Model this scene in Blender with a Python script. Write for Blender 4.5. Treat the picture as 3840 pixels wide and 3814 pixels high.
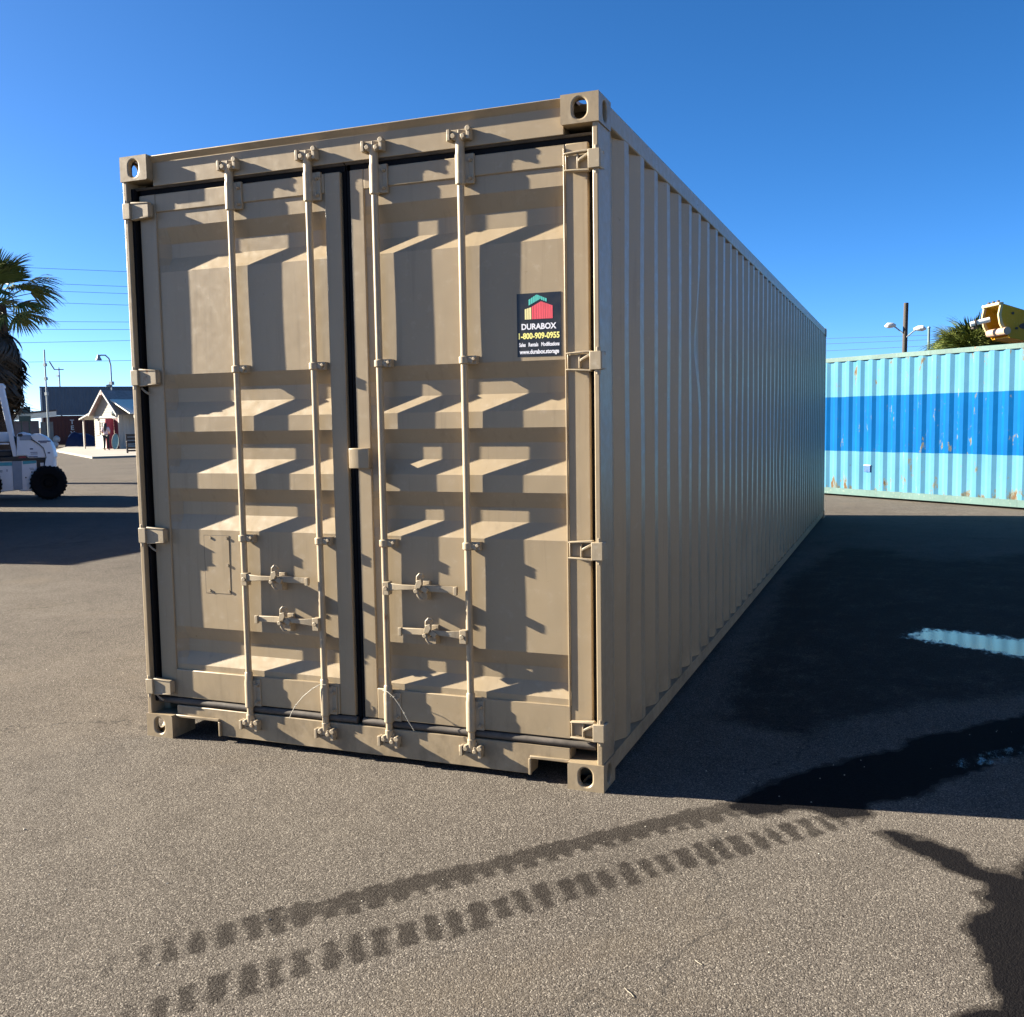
import bpy, bmesh, math, random
import numpy as np
from mathutils import Vector, Matrix, Euler

random.seed(7)
rng = np.random.default_rng(7)
R = math.radians
for o in list(bpy.data.objects):
    bpy.data.objects.remove(o)
scene = bpy.context.scene
COL = scene.collection

# ------------------------------------------------------------------ camera
cam_d = bpy.data.cameras.new('camera')
cam = bpy.data.objects.new('camera', cam_d)
COL.objects.link(cam)
scene.camera = cam
yaw, pitch, roll = 0.377464954, -0.0886797267, -0.0157297039
fw = Vector((-math.sin(yaw) * math.cos(pitch), math.cos(yaw) * math.cos(pitch), math.sin(pitch)))
rt = Vector((math.cos(yaw), math.sin(yaw), 0))
up = rt.cross(fw)
r2 = math.cos(roll) * rt + math.sin(roll) * up
u2 = -math.sin(roll) * rt + math.cos(roll) * up
m = Matrix((r2, u2, -fw)).transposed().to_4x4()
m.translation = (1.17085621, -3.96162322, 1.58826956)
cam.matrix_world = m
cam_d.sensor_fit = 'HORIZONTAL'
cam_d.sensor_width = 36.0
cam_d.lens = 3738.45698 / 3840 * 36
cam_d.clip_start = 0.05
cam_d.clip_end = 4000

# ------------------------------------------------------------------ sky, sun, exposure
SUN_EL, SUN_AZ = R(22.0), R(9.2)       # azimuth: the sun stands at -x, swung towards -y
to_sun = Vector((-math.cos(SUN_EL) * math.cos(SUN_AZ), -math.cos(SUN_EL) * math.sin(SUN_AZ), math.sin(SUN_EL)))
world = bpy.data.worlds.new('World')
scene.world = world
world.use_nodes = True
wn = world.node_tree
wn.nodes.clear()
wo = wn.nodes.new('ShaderNodeOutputWorld')
bg = wn.nodes.new('ShaderNodeBackground')
sky = wn.nodes.new('ShaderNodeTexSky')
sky.sky_type = 'NISHITA'
sky.sun_disc = False
sky.sun_elevation = SUN_EL
sky.sun_rotation = math.atan2(to_sun.x, to_sun.y)
sky.altitude = 1200
sky.air_density = 0.44
sky.dust_density = 1.0
sky.ozone_density = 3.5
bg.inputs['Strength'].default_value = 0.05
hs = wn.nodes.new('ShaderNodeHueSaturation')
hs.inputs['Hue'].default_value = 0.498
hs.inputs['Saturation'].default_value = 1.20
wn.links.new(sky.outputs[0], hs.inputs['Color'])
wn.links.new(hs.outputs[0], bg.inputs['Color'])
wn.links.new(bg.outputs[0], wo.inputs['Surface'])

sun_d = bpy.data.lights.new('sun', 'SUN')
sun_d.energy = 5.0
sun_d.angle = R(0.5)
sun_d.color = (1.0, 0.91, 0.76)
sun = bpy.data.objects.new('sun', sun_d)
sun.rotation_euler = to_sun.to_track_quat('Z', 'Y').to_euler()
sun.location = to_sun * 60
COL.objects.link(sun)

scene.view_settings.view_transform = 'Standard'
scene.view_settings.look = 'None'
scene.view_settings.gamma = 1.0
scene.view_settings.exposure = 2.5

# ------------------------------------------------------------------ mesh helpers
class MB:
    def __init__(s):
        s.v = []; s.f = []
    def add(s, vs, fs):
        n = len(s.v)
        s.v += [tuple(v) for v in vs]
        s.f += [tuple(i + n for i in f) for f in fs]
        return s
    def box(s, x0, x1, y0, y1, z0, z1, rot=None, piv=None):
        vs = [Vector((x, y, z)) for z in (z0, z1) for y in (y0, y1) for x in (x0, x1)]
        if rot is not None:
            pv = Vector(piv) if piv else Vector(((x0 + x1) / 2, (y0 + y1) / 2, (z0 + z1) / 2))
            e = Euler(rot).to_matrix()
            vs = [pv + e @ (v - pv) for v in vs]
        return s.add(vs, [(0, 2, 3, 1), (4, 5, 7, 6), (0, 1, 5, 4), (2, 6, 7, 3), (0, 4, 6, 2), (1, 3, 7, 5)])
    def tube(s, path, r, n=10, r1=None, caps=True):
        path = [Vector(p) for p in path]
        N = len(path)
        rings = []
        prev = None
        for i, p in enumerate(path):
            d = (path[min(i + 1, N - 1)] - path[max(i - 1, 0)]).normalized()
            if prev is None:
                a = Vector((0, 0, 1)) if abs(d.z) < 0.9 else Vector((1, 0, 0))
                x = d.cross(a).normalized()
            else:
                x = (prev - d * prev.dot(d)).normalized()
            prev = x
            y = d.cross(x)
            rr = r if r1 is None else r + (r1 - r) * i / (N - 1)
            if isinstance(r, (list, tuple)): rr = r[i]
            rings.append([p + (x * math.cos(2 * math.pi * k / n) + y * math.sin(2 * math.pi * k / n)) * rr for k in range(n)])
        vs = [v for q in rings for v in q]
        fs = []
        for i in range(N - 1):
            for k in range(n):
                a, b = i * n + k, i * n + (k + 1) % n
                fs.append((a, b, b + n, a + n))
        if caps:
            fs.append(tuple(range(n - 1, -1, -1)))
            fs.append(tuple((N - 1) * n + k for k in range(n)))
        return s.add(vs, fs)
    def cyl(s, p0, p1, r, n=12, r1=None):
        return s.tube([p0, p1], r, n, r1)
    def prism(s, poly, axis, a0, a1):
        """poly: 2d points; axis: 'x','y','z' the extruded axis."""
        def P(p, a):
            return {'x': (a, p[0], p[1]), 'y': (p[0], a, p[1]), 'z': (p[0], p[1], a)}[axis]
        n = len(poly)
        vs = [P(p, a0) for p in poly] + [P(p, a1) for p in poly]
        fs = [(i, (i + 1) % n, (i + 1) % n + n, i + n) for i in range(n)]
        fs += [tuple(range(n - 1, -1, -1)), tuple(range(n, 2 * n))]
        return s.add(vs, fs)
    def lathe(s, prof, c, axis, n=24):
        """prof: (radius, offset along axis)"""
        c = Vector(c); axis = Vector(axis).normalized()
        a = Vector((0, 0, 1)) if abs(axis.z) < 0.9 else Vector((1, 0, 0))
        x = axis.cross(a).normalized(); y = axis.cross(x)
        vs = []
        for r, h in prof:
            for k in range(n):
                t = 2 * math.pi * k / n
                vs.append(c + axis * h + (x * math.cos(t) + y * math.sin(t)) * r)
        fs = []
        for i in range(len(prof) - 1):
            for k in range(n):
                a_, b_ = i * n + k, i * n + (k + 1) % n
                fs.append((a_, b_, b_ + n, a_ + n))
        return s.add(vs, fs)
    def grid(s, P, close=False):
        P = np.asarray(P, float)
        h, w, _ = P.shape
        fs = []
        for i in range(h - 1):
            for k in range(w - 1):
                a = i * w + k
                fs.append((a, a + 1, a + w + 1, a + w))
        return s.add([tuple(q) for q in P.reshape(-1, 3)], fs)
    def mesh(s, name, smooth=True, fix=True, ang=35):
        me = bpy.data.meshes.new(name)
        me.from_pydata(s.v, [], s.f)
        if fix:
            b = bmesh.new(); b.from_mesh(me)
            bmesh.ops.recalc_face_normals(b, faces=b.faces)
            b.to_mesh(me); b.free()
        if smooth:
            me.polygons.foreach_set('use_smooth', [True] * len(me.polygons))
            me.set_sharp_from_angle(angle=R(ang))
        me.update()
        return me
    def build(s, name, mat, parent=None, smooth=True, bevel=0, fix=True, seg=2, ang=35):
        me = s.mesh(name, smooth, fix, ang)
        o = bpy.data.objects.new(name, me)
        COL.objects.link(o)
        me.materials.append(mat)
        if parent: o.parent = parent
        if bevel:
            b = o.modifiers.new('bevel', 'BEVEL')
            b.width = bevel; b.segments = seg; b.limit_method = 'ANGLE'; b.angle_limit = R(40)
        return o

def link_mesh(name, me, parent=None, loc=(0, 0, 0), rot=(0, 0, 0), scale=(1, 1, 1)):
    o = bpy.data.objects.new(name, me)
    COL.objects.link(o)
    o.location = loc; o.rotation_euler = rot; o.scale = scale
    if parent: o.parent = parent
    return o

def tag(o, label, cat, group=None):
    o['label'] = label; o['category'] = cat
    if group: o['group'] = group
    return o

def thing(name, label, cat, loc=(0, 0, 0), rz=0.0, group=None):
    o = bpy.data.objects.new(name, None)
    o.empty_display_size = 0.3
    COL.objects.link(o)
    o.location = loc; o.rotation_euler = (0, 0, rz)
    return tag(o, label, cat, group)

def text_mesh(body, size, extrude=0.0004, bold=0.0, sx=1.0):
    cu = bpy.data.curves.new('t', 'FONT')
    cu.body = body; cu.size = size; cu.extrude = extrude; cu.offset = bold
    cu.align_x = 'CENTER'; cu.align_y = 'CENTER'
    cu.resolution_u = 3
    to = bpy.data.objects.new('t', cu)
    COL.objects.link(to)
    dg = bpy.context.evaluated_depsgraph_get()
    me = bpy.data.meshes.new_from_object(to.evaluated_get(dg))
    bpy.data.objects.remove(to)
    bpy.data.curves.remove(cu)
    return me

# ------------------------------------------------------------------ materials
class NT:
    """small node-writing helper"""
    def __init__(s, name):
        s.mat = bpy.data.materials.new(name)
        s.mat.use_nodes = True
        s.t = s.mat.node_tree
        s.b = s.t.nodes['Principled BSDF']
        s.tc = s.t.nodes.new('ShaderNodeTexCoord')
    def n(s, typ, **kw):
        x = s.t.nodes.new(typ)
        for k, v in kw.items(): setattr(x, k, v)
        return x
    def l(s, a, b):
        s.t.links.new(a, b)
    def val(s, sock, v):
        if isinstance(v, bpy.types.NodeSocket): s.l(v, sock)
        else: sock.default_value = v
    def noise(s, scale, detail=4, rough=0.55, vec=None, out='Fac', sc3=None, dist=0.0):
        x = s.n('ShaderNodeTexNoise')
        x.inputs['Scale'].default_value = scale
        x.inputs['Detail'].default_value = detail
        x.inputs['Roughness'].default_value = rough
        x.inputs['Distortion'].default_value = dist
        v = vec or s.tc.outputs['Object']
        if sc3:
            mp = s.n('ShaderNodeMapping'); mp.inputs['Scale'].default_value = sc3
            s.l(v, mp.inputs['Vector']); v = mp.outputs[0]
        s.l(v, x.inputs['Vector'])
        return x.outputs[out]
    def vor(s, scale, feature='F1', out='Distance', rnd=1.0):
        x = s.n('ShaderNodeTexVoronoi', feature=feature)
        x.inputs['Scale'].default_value = scale
        x.inputs['Randomness'].default_value = rnd
        s.l(s.tc.outputs['Object'], x.inputs['Vector'])
        return x.outputs[out]
    def math(s, op, a, b=0.0, c=None):
        x = s.n('ShaderNodeMath', operation=op)
        s.val(x.inputs[0], a); s.val(x.inputs[1], b)
        if c is not None: s.val(x.inputs[2], c)
        return x.outputs[0]
    def sstep(s, v, lo, hi, a=0.0, b=1.0):
        x = s.n('ShaderNodeMapRange', interpolation_type='SMOOTHSTEP')
        s.val(x.inputs[0], v)
        for i, q in zip((1, 2, 3, 4), (lo, hi, a, b)): x.inputs[i].default_value = q
        return x.outputs[0]
    def lin(s, v, lo, hi, a=0.0, b=1.0):
        x = s.n('ShaderNodeMapRange')
        s.val(x.inputs[0], v)
        for i, q in zip((1, 2, 3, 4), (lo, hi, a, b)): x.inputs[i].default_value = q
        return x.outputs[0]
    def mix(s, f, a, b, mode='MIX'):
        x = s.n('ShaderNodeMix', data_type='RGBA', blend_type=mode)
        s.val(x.inputs[0], f)
        for sock, v in ((x.inputs[6], a), (x.inputs[7], b)):
            if isinstance(v, bpy.types.NodeSocket): s.l(v, sock)
            else: sock.default_value = (*v, 1) if len(v) == 3 else v
        return x.outputs[2]
    def bump(s, h, strength, dist, prev=None):
        x = s.n('ShaderNodeBump')
        s.val(x.inputs['Strength'], strength)
        x.inputs['Distance'].default_value = dist
        s.l(h, x.inputs['Height'])
        if prev: s.l(prev, x.inputs['Normal'])
        return x.outputs[0]
    def sep(s, out='Object'):
        x = s.n('ShaderNodeSeparateXYZ'); s.l(s.tc.outputs[out], x.inputs[0]); return x.outputs
    def fin(s, col, rough=0.5, normal=None, metal=0.0, spec=None):
        s.val(s.b.inputs['Base Color'], col if isinstance(col, bpy.types.NodeSocket) else (*col, 1))
        s.val(s.b.inputs['Roughness'], rough)
        s.val(s.b.inputs['Metallic'], metal)
        if spec is not None: s.val(s.b.inputs['Specular IOR Level'], spec)
        if normal: s.l(normal, s.b.inputs['Normal'])
        return s.mat

def simple(name, col, rough=0.5, var=0.12, scale=6.0, bump=0.0, bscale=60.0, metal=0.0, spec=None):
    t = NT(name)
    f = t.noise(scale, 5, 0.6)
    dark = tuple(c * (1 - var) for c in col); lite = tuple(min(1, c * (1 + var)) for c in col)
    c = t.mix(t.lin(f, 0.3, 0.7), dark, lite)
    nrm = t.bump(t.noise(bscale, 3), 1.0, bump) if bump else None
    rr = t.lin(t.noise(scale * 2.3, 4), 0.3, 0.7, max(0, rough - 0.07), min(1, rough + 0.07))
    return t.fin(c, rr, nrm, metal, spec)

def paint_steel(name, col, rust=0.0, dirt=0.12, rough=0.42, chalk=0.1, wave=0.004, spec=0.25, grime=0.0):
    """weathered container paint: chalking, dust, faint runs, uneven sheet, some rust spots"""
    t = NT(name)
    big = t.noise(1.3, 5, 0.6)
    fine = t.noise(22, 6, 0.65)
    run = t.noise(3.0, 5, 0.6, sc3=(9, 9, 0.55))
    c = t.mix(t.lin(big, 0.3, 0.7, 0, 1), tuple(q * (1 - chalk) for q in col), tuple(min(1, q * (1 + chalk * 0.7)) for q in col))
    c = t.mix(t.math('MULTIPLY', t.sstep(run, 0.52, 0.75), dirt * 1.6), c, tuple(q * 0.45 for q in col))
    c = t.mix(t.math('MULTIPLY', t.sstep(fine, 0.55, 0.8), dirt), c, (0.55, 0.5, 0.42))
    sp = t.noise(95, 4, 0.7)
    c = t.mix(t.sstep(sp, 0.745, 0.78, 0, 0.55), c, (0.06, 0.035, 0.02))
    if rust:
        rn = t.noise(2.2, 8, 0.68, sc3=(2.4, 2.4, 0.8))
        th = 0.74 - 0.22 * rust
        c = t.mix(t.sstep(rn, th, th + 0.05, 0, 0.9), c, (0.19, 0.085, 0.035))
        c = t.mix(t.sstep(t.noise(11, 8, 0.7), 0.70, 0.74, 0, 0.85), c, (0.30, 0.24, 0.16))
    if grime:
        z_ = t.sep('Object')[2]
        g_ = t.math('MULTIPLY', t.sstep(z_, .02, .42, 1, 0), t.sstep(t.noise(7, 7, .7, sc3=(1, 1, .7)), .40, .68))
        c = t.mix(t.math('MULTIPLY', g_, grime), c, (0.085, 0.066, 0.045))
        rs = t.math('ADD', t.noise(26, 8, .72), t.sstep(z_, .0, .30, .05, 0))
        c = t.mix(t.sstep(rs, .735, .765, 0, .8), c, (0.10, 0.045, 0.02))
    nrm = t.bump(t.noise(2.6, 3, 0.5), 1.0, wave)
    nrm = t.bump(t.noise(240, 3, 0.6), 0.35, 0.0006, nrm)
    rr = t.lin(fine, 0.3, 0.75, rough - 0.08, rough + 0.14)
    return t.fin(c, rr, nrm, 0.0, spec)

BEIGE = (0.275, 0.215, 0.137)
M = {}
M['beige'] = paint_steel('beige_paint', BEIGE, 0.0, 0.14, 0.35, 0.06, 0.003, 0.30, grime=0.5)
M['beige_hw'] = paint_steel('beige_hardware_paint', (0.29, 0.235, 0.160), 0.42, 0.32, 0.42, 0.1, 0.0)
M['rubber'] = simple('black_rubber', (0.006, 0.006, 0.007), 0.8, 0.3, 9, spec=0.12)
M['rubber_grey'] = simple('grey_rubber', (0.075, 0.065, 0.055), 0.7, 0.35, 14, spec=0.2)
M['dark'] = simple('dark_void', (0.01, 0.01, 0.011), 0.8)
M['steel'] = simple('bare_steel', (0.35, 0.33, 0.30), 0.38, 0.3, 20, metal=0.7)
M['sticker'] = simple('sticker_black', (0.006, 0.007, 0.010), 0.35, 0.2, 9)
M['st_white'] = simple('print_white', (0.62, 0.62, 0.66), 0.4, 0.04)
M['st_yellow'] = simple('print_yellow', (0.72, 0.66, 0.20), 0.4, 0.04)
M['st_teal'] = simple('print_teal', (0.07, 0.42, 0.36), 0.4, 0.08)
M['st_red'] = simple('print_red', (0.62, 0.07, 0.09), 0.4, 0.08)
M['st_sand'] = simple('print_sand', (0.68, 0.60, 0.28), 0.4, 0.08)
M['tie'] = simple('tie_white', (0.30, 0.28, 0.23), 0.5, 0.1)
M['wood_floor'] = simple('plywood', (0.2, 0.13, 0.07), 0.7)

def ground_material():
    t = NT('asphalt')
    at = t.n('ShaderNodeAttribute', attribute_name='wet')  # real wet marks, plus painted darkening of the container's shade
    pd = t.n('ShaderNodeAttribute', attribute_name='puddle')
    wet_shade0, pud0 = at.outputs['Fac'], pd.outputs['Fac']
    brk = t.noise(34, 5, 0.65)
    brk2 = t.noise(150, 3, 0.6)
    w = t.math('ADD', wet_shade0, t.math('MULTIPLY', t.math('SUBTRACT', t.noise(11, 5, 0.6), 0.5), 0.45))
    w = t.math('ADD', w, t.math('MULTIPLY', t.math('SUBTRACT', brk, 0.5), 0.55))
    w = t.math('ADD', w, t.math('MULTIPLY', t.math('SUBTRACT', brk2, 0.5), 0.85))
    near_ = t.math('MINIMUM', t.math('MULTIPLY', wet_shade0, 6.0), 1.0)
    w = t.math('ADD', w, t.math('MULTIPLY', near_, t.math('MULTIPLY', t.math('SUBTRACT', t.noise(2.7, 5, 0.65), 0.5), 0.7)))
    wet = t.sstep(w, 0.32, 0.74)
    p_ = t.math('ADD', pud0, t.math('MULTIPLY', t.math('SUBTRACT', t.noise(20, 6, 0.7, sc3=(1, .45, 1)), 0.5), 1.1))
    p_ = t.math('ADD', p_, t.math('MULTIPLY', t.math('SUBTRACT', brk2, 0.5), 0.7))
    pud = t.sstep(p_, 0.40, 0.62)
    # aggregate
    v = t.n('ShaderNodeTexVoronoi', feature='F1')
    v.inputs['Scale'].default_value = 240
    t.l(t.tc.outputs['Object'], v.inputs['Vector'])
    v2 = t.n('ShaderNodeTexVoronoi', feature='F1')
    v2.inputs['Scale'].default_value = 120
    t.l(t.tc.outputs['Object'], v2.inputs['Vector'])
    hue = t.n('ShaderNodeSeparateColor'); t.l(v.outputs['Color'], hue.inputs[0])
    big = t.noise(0.35, 6, 0.62)
    mid = t.noise(3.1, 6, 0.62)
    base = t.mix(t.lin(mid, 0.3, 0.7), (0.088, 0.0770, 0.0655), (0.122, 0.1075, 0.091))
    base = t.mix(t.lin(big, 0.33, 0.68, 0.0, 0.6), base, (0.057, 0.050, 0.043))
    base = t.mix(t.sstep(hue.outputs[0], 0.68, 0.98, 0, 0.6), base, (0.29, 0.26, 0.22))
    base = t.mix(t.sstep(hue.outputs[1], 0.66, 0.95, 0, 0.7), base, (0.016, 0.0135, 0.012))
    # oily and dusty blotches
    base = t.mix(t.sstep(t.noise(0.9, 7, 0.7, dist=0.6), 0.56, 0.70, 0, 0.40), base, (0.042, 0.036, 0.031))
    base = t.mix(t.sstep(t.noise(0.55, 6, 0.65, dist=0.8), 0.55, 0.72, 0, 0.35), base, (0.12, 0.098, 0.072))
    base = t.mix(t.sstep(t.noise(5.5, 7, 0.75), 0.62, 0.72, 0, 0.35), base, (0.13, 0.115, 0.095))
    base = t.mix(t.sstep(t.noise(17, 5, 0.7), 0.66, 0.74, 0, 0.5), base, (0.028, 0.024, 0.021))
    crack = t.n('ShaderNodeTexVoronoi', feature='DISTANCE_TO_EDGE')
    crack.inputs['Scale'].default_value = 0.22
    vv = t.n('ShaderNodeVectorMath', operation='ADD')
    nz = t.noise(1.7, 5, 0.6, out='Color')
    t.l(t.tc.outputs['Object'], vv.inputs[0]); t.l(nz, vv.inputs[1])
    t.l(vv.outputs[0], crack.inputs['Vector'])
    base = t.mix(t.sstep(crack.outputs['Distance'], 0.0, 0.0030, 0.6, 0.0), base, (0.03, 0.028, 0.026))
    wet_shade_col = t.mix(0.72, base, (0.012, 0.010, 0.009))
    c = t.mix(wet, base, wet_shade_col)
    dn = t.math('ADD', t.math('MULTIPLY', t.math('SUBTRACT', brk, 0.5), 0.14), t.math('MULTIPLY', t.math('SUBTRACT', brk2, 0.5), 0.14))
    deep = t.sstep(t.math('ADD', wet_shade0, dn), 0.86, 0.99)
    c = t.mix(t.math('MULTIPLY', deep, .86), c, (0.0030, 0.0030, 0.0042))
    c = t.mix(pud, c, (0.012, 0.012, 0.012))
    h = t.math('ADD', t.math('MULTIPLY', v.outputs['Distance'], -0.7), t.math('MULTIPLY', v2.outputs['Distance'], -0.6))
    h = t.math('ADD', h, t.math('MULTIPLY', t.noise(430, 2), 0.35))
    dry = t.math('SUBTRACT', 1.0, pud)
    nrm = t.bump(t.noise(0.8, 3, 0.5), t.math('MULTIPLY', dry, 0.5), 0.012)
    nrm = t.bump(h, t.math('MULTIPLY', dry, 0.8), 0.0030, nrm)
    rough = t.mix(wet, (0.92,) * 3, (0.82,) * 3)
    rough = t.mix(pud, rough, (0.11,) * 3)
    return t.fin(c, rough, nrm, 0.0, t.mix(pud, (0.03,) * 3, (0.9,) * 3))

M['asphalt'] = ground_material()

# ------------------------------------------------------------------ ground
def poly_sd(px, py, poly):
    """signed distance (positive inside) of points to polygon"""
    d = np.full(px.shape, 1e9); ins = np.zeros(px.shape, bool)
    n = len(poly)
    for i in range(n):
        ax, ay = poly[i]; bx, by = poly[(i + 1) % n]
        ex, ey = bx - ax, by - ay
        tt = np.clip(((px - ax) * ex + (py - ay) * ey) / (ex * ex + ey * ey), 0, 1)
        d = np.minimum(d, np.hypot(px - ax - tt * ex, py - ay - tt * ey))
        cond = (ay > py) != (by > py)
        xs = ax + (py - ay) * ex / (ey if abs(ey) > 1e-9 else 1e-9)
        ins ^= cond & (px < xs)
    return np.where(ins, d, -d)

def line_frame(px, py, pts):
    """distance along and across a polyline (across positive to the left)"""
    best = np.full(px.shape, 1e9); S = np.zeros(px.shape); C = np.zeros(px.shape)
    acc = 0
    for i in range(len(pts) - 1):
        a = np.array(pts[i]); b = np.array(pts[i + 1]); e = b - a; L = np.hypot(*e); e /= L
        dx, dy = px - a[0], py - a[1]
        t_ = dx * e[0] + dy * e[1]
        tc = np.clip(t_, 0 if i else -0.5, L if i < len(pts) - 2 else L + 0.5)
        cr = dx * -e[1] + dy * e[0]
        d = np.hypot(dx - tc * e[0], dy - tc * e[1])
        mm = d < best
        best = np.where(mm, d, best); S = np.where(mm, acc + t_, S); C = np.where(mm, cr, C)
        acc += L
    return S, C, acc

def ground():
    def axis(lo, hi, step, far):
        core = np.arange(lo, hi + 1e-6, step)
        a, q = [], step
        x = lo
        while x > -far: q *= 1.35; x -= q; a.append(x)
        b, q = [], step
        x = hi
        while x < far: q *= 1.35; x += q; b.append(x)
        return np.concatenate([a[::-1], core, b])
    xs = axis(-1.5, 3.0, 0.016, 1800); ys = axis(-2.8, 5.2, 0.016, 1800)
    X, Y = np.meshgrid(xs, ys)
    wet = np.zeros_like(X); pud = np.zeros_like(X)
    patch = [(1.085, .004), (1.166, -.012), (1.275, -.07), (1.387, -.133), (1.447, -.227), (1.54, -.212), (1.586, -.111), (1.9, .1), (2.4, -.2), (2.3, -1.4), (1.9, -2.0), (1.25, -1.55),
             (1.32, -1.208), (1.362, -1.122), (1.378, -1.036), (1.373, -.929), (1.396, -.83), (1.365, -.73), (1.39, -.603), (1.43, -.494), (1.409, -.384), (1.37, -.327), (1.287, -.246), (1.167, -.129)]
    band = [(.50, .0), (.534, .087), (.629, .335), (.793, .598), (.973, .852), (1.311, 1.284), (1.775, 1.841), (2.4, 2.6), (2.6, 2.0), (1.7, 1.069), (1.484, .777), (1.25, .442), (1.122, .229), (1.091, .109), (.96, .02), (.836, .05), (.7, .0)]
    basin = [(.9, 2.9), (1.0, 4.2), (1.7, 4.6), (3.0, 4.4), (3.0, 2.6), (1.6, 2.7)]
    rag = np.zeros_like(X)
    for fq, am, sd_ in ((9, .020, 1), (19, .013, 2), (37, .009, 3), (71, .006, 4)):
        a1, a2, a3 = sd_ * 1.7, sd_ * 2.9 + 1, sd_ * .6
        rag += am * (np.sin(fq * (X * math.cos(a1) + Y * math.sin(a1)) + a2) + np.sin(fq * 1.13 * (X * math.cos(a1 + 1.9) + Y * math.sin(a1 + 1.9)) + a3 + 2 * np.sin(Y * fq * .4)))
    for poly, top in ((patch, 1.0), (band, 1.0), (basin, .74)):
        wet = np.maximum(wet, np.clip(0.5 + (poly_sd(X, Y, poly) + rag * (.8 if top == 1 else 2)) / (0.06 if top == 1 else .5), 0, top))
    shade_dark = [(.25, 1.2), (.75, 1.05), (1.2, 1.75), (1.9, 2.3), (3.4, 2.6), (4.6, 5.0), (3.2, 8.5), (1.3, 8.0), (.5, 9.0), (.12, 6.0), (.2, 3.0)]  # darkens the asphalt colour in the container's shade through the wet mask
    wet = np.maximum(wet, np.clip(0.46 + poly_sd(X, Y, shade_dark) / 0.5, 0, .70))
    # tyre prints: two ribs of lugs
    A = [(-1.24, -2.06), (-.97, -1.756), (-.837, -1.597), (-.68, -1.389), (-.563, -1.258), (-.30, -.95), (-.043, -.641), (.206, -.359), (.44, -.10), (.60, .12)]
    B = [(-.98, -2.28), (-.80, -2.06), (-.712, -1.934), (-.609, -1.771), (-.476, -1.60), (-.332, -1.423), (-.15, -1.218), (.083, -.93), (.303, -.681), (.66, -.28), (.96, .05), (1.1, .25)]
    for k, (pl, hw, per, solid) in enumerate(((A, .082, .083, .75), (B, .082, .083, .12))):
        S, C, L = line_frame(X, Y, pl)
        wig = .007 * np.sin(S * 23 + k) + .005 * np.sin(S * 57 + C * 40)
        ph = (S - C * (.30 if k else .22) + wig) / per
        fr = ph - np.floor(ph)
        jit = np.sin(np.floor(ph) * 12.9898 + k * 7) * 43758.5453; jit -= np.floor(jit)
        lug = np.clip((0.37 - np.abs(fr - 0.5)) / 0.16, -1, 1)
        along = np.clip((S - .05) / (.55 if k else .75), 0, 1)
        fadeout = np.clip((L - S) / .3, 0, 1)
        hwv = hw * (0.88 + .24 * jit)
        edge = np.clip((hwv - np.abs(C)) / .025, -1, 1)
        core = np.clip((hw * .62 - np.abs(C - (.018 if k == 0 else 0.0))) / .02, -1, 1)
        if k == 1:   # outer and inner lugs are offset halves
            ph2 = ph
            fr2 = ph2 - np.floor(ph2)
            lug = np.clip((0.37 - np.abs(fr2 - .5)) / .16, -1, 1)
        m1 = np.minimum(edge, lug)
        m2 = np.full_like(m1, -1.0)
        if k == 0:
            m2 = np.minimum(core, np.clip((S - .80) / .30, -1, 1))
        mm = np.maximum(m1, m2)
        val = 0.84 * (0.5 + 0.5 * mm) * (0.30 + 0.70 * along) * (0.4 + .6 * fadeout)
        j2 = np.sin(np.floor(ph) * 78.233 + k * 3.1 + (C > .012) * 5.7) * 43758.5453; j2 -= np.floor(j2)
        val = val * (1.0 + .10 * j2) * (.96 + .04 * np.sin(S * 3.1 + 1.3 * k))
        wet = np.maximum(wet, np.clip(val, 0, .80))
    p1 = [(1.167, 3.571), (1.305, 3.935), (1.592, 3.902), (1.959, 3.745), (2.5, 3.7), (2.6, 2.95), (1.902, 3.151), (1.708, 3.24), (1.496, 3.379), (1.299, 3.476)]
    p2 = [(1.358, .824), (1.449, .982), (1.603, 1.169), (1.719, 1.26), (2.1, 1.6), (2.1, 1.35), (1.699, 1.052), (1.584, .918), (1.44, .807)]
    pud = np.maximum(pud, np.clip(0.46 + poly_sd(X, Y, p1) / 0.42, 0, 1))
    pud = np.maximum(pud, np.clip(0.30 + poly_sd(X, Y, p2) / 0.22, 0, .40))
    Z = np.zeros_like(X)
    h, w = X.shape
    me = bpy.data.meshes.new('ground')
    me.vertices.add(h * w)
    me.vertices.foreach_set('co', np.stack([X, Y, Z], -1).astype(np.float32).ravel())
    idx = np.arange(h * w).reshape(h, w)
    q = np.stack([idx[:-1, :-1], idx[:-1, 1:], idx[1:, 1:], idx[1:, :-1]], -1).reshape(-1, 4)
    me.loops.add(q.size); me.polygons.add(len(q))
    me.loops.foreach_set('vertex_index', q.ravel().astype(np.int32))
    me.polygons.foreach_set('loop_start', (np.arange(len(q)) * 4).astype(np.int32))
    me.update(calc_edges=True)
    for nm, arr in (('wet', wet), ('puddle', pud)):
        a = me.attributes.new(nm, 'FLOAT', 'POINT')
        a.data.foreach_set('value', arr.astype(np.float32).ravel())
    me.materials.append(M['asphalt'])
    o = bpy.data.objects.new('ground', me)
    COL.objects.link(o)
    o['kind'] = 'structure'
    # concrete apron in front of the shed
    t = NT('concrete')
    c = t.mix(t.lin(t.noise(0.6, 6), .3, .7), (0.19, 0.172, 0.145), (0.25, 0.23, 0.195))
    M['concrete'] = t.fin(c, 0.9, t.bump(t.noise(60, 4), .5, .004))
    mb = MB().prism([(-36.2, 34.2), (-34.2, 37.4), (-40, 60), (-58, 54), (-50.5, 45.6)], 'z', 0.0, 0.10)
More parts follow.
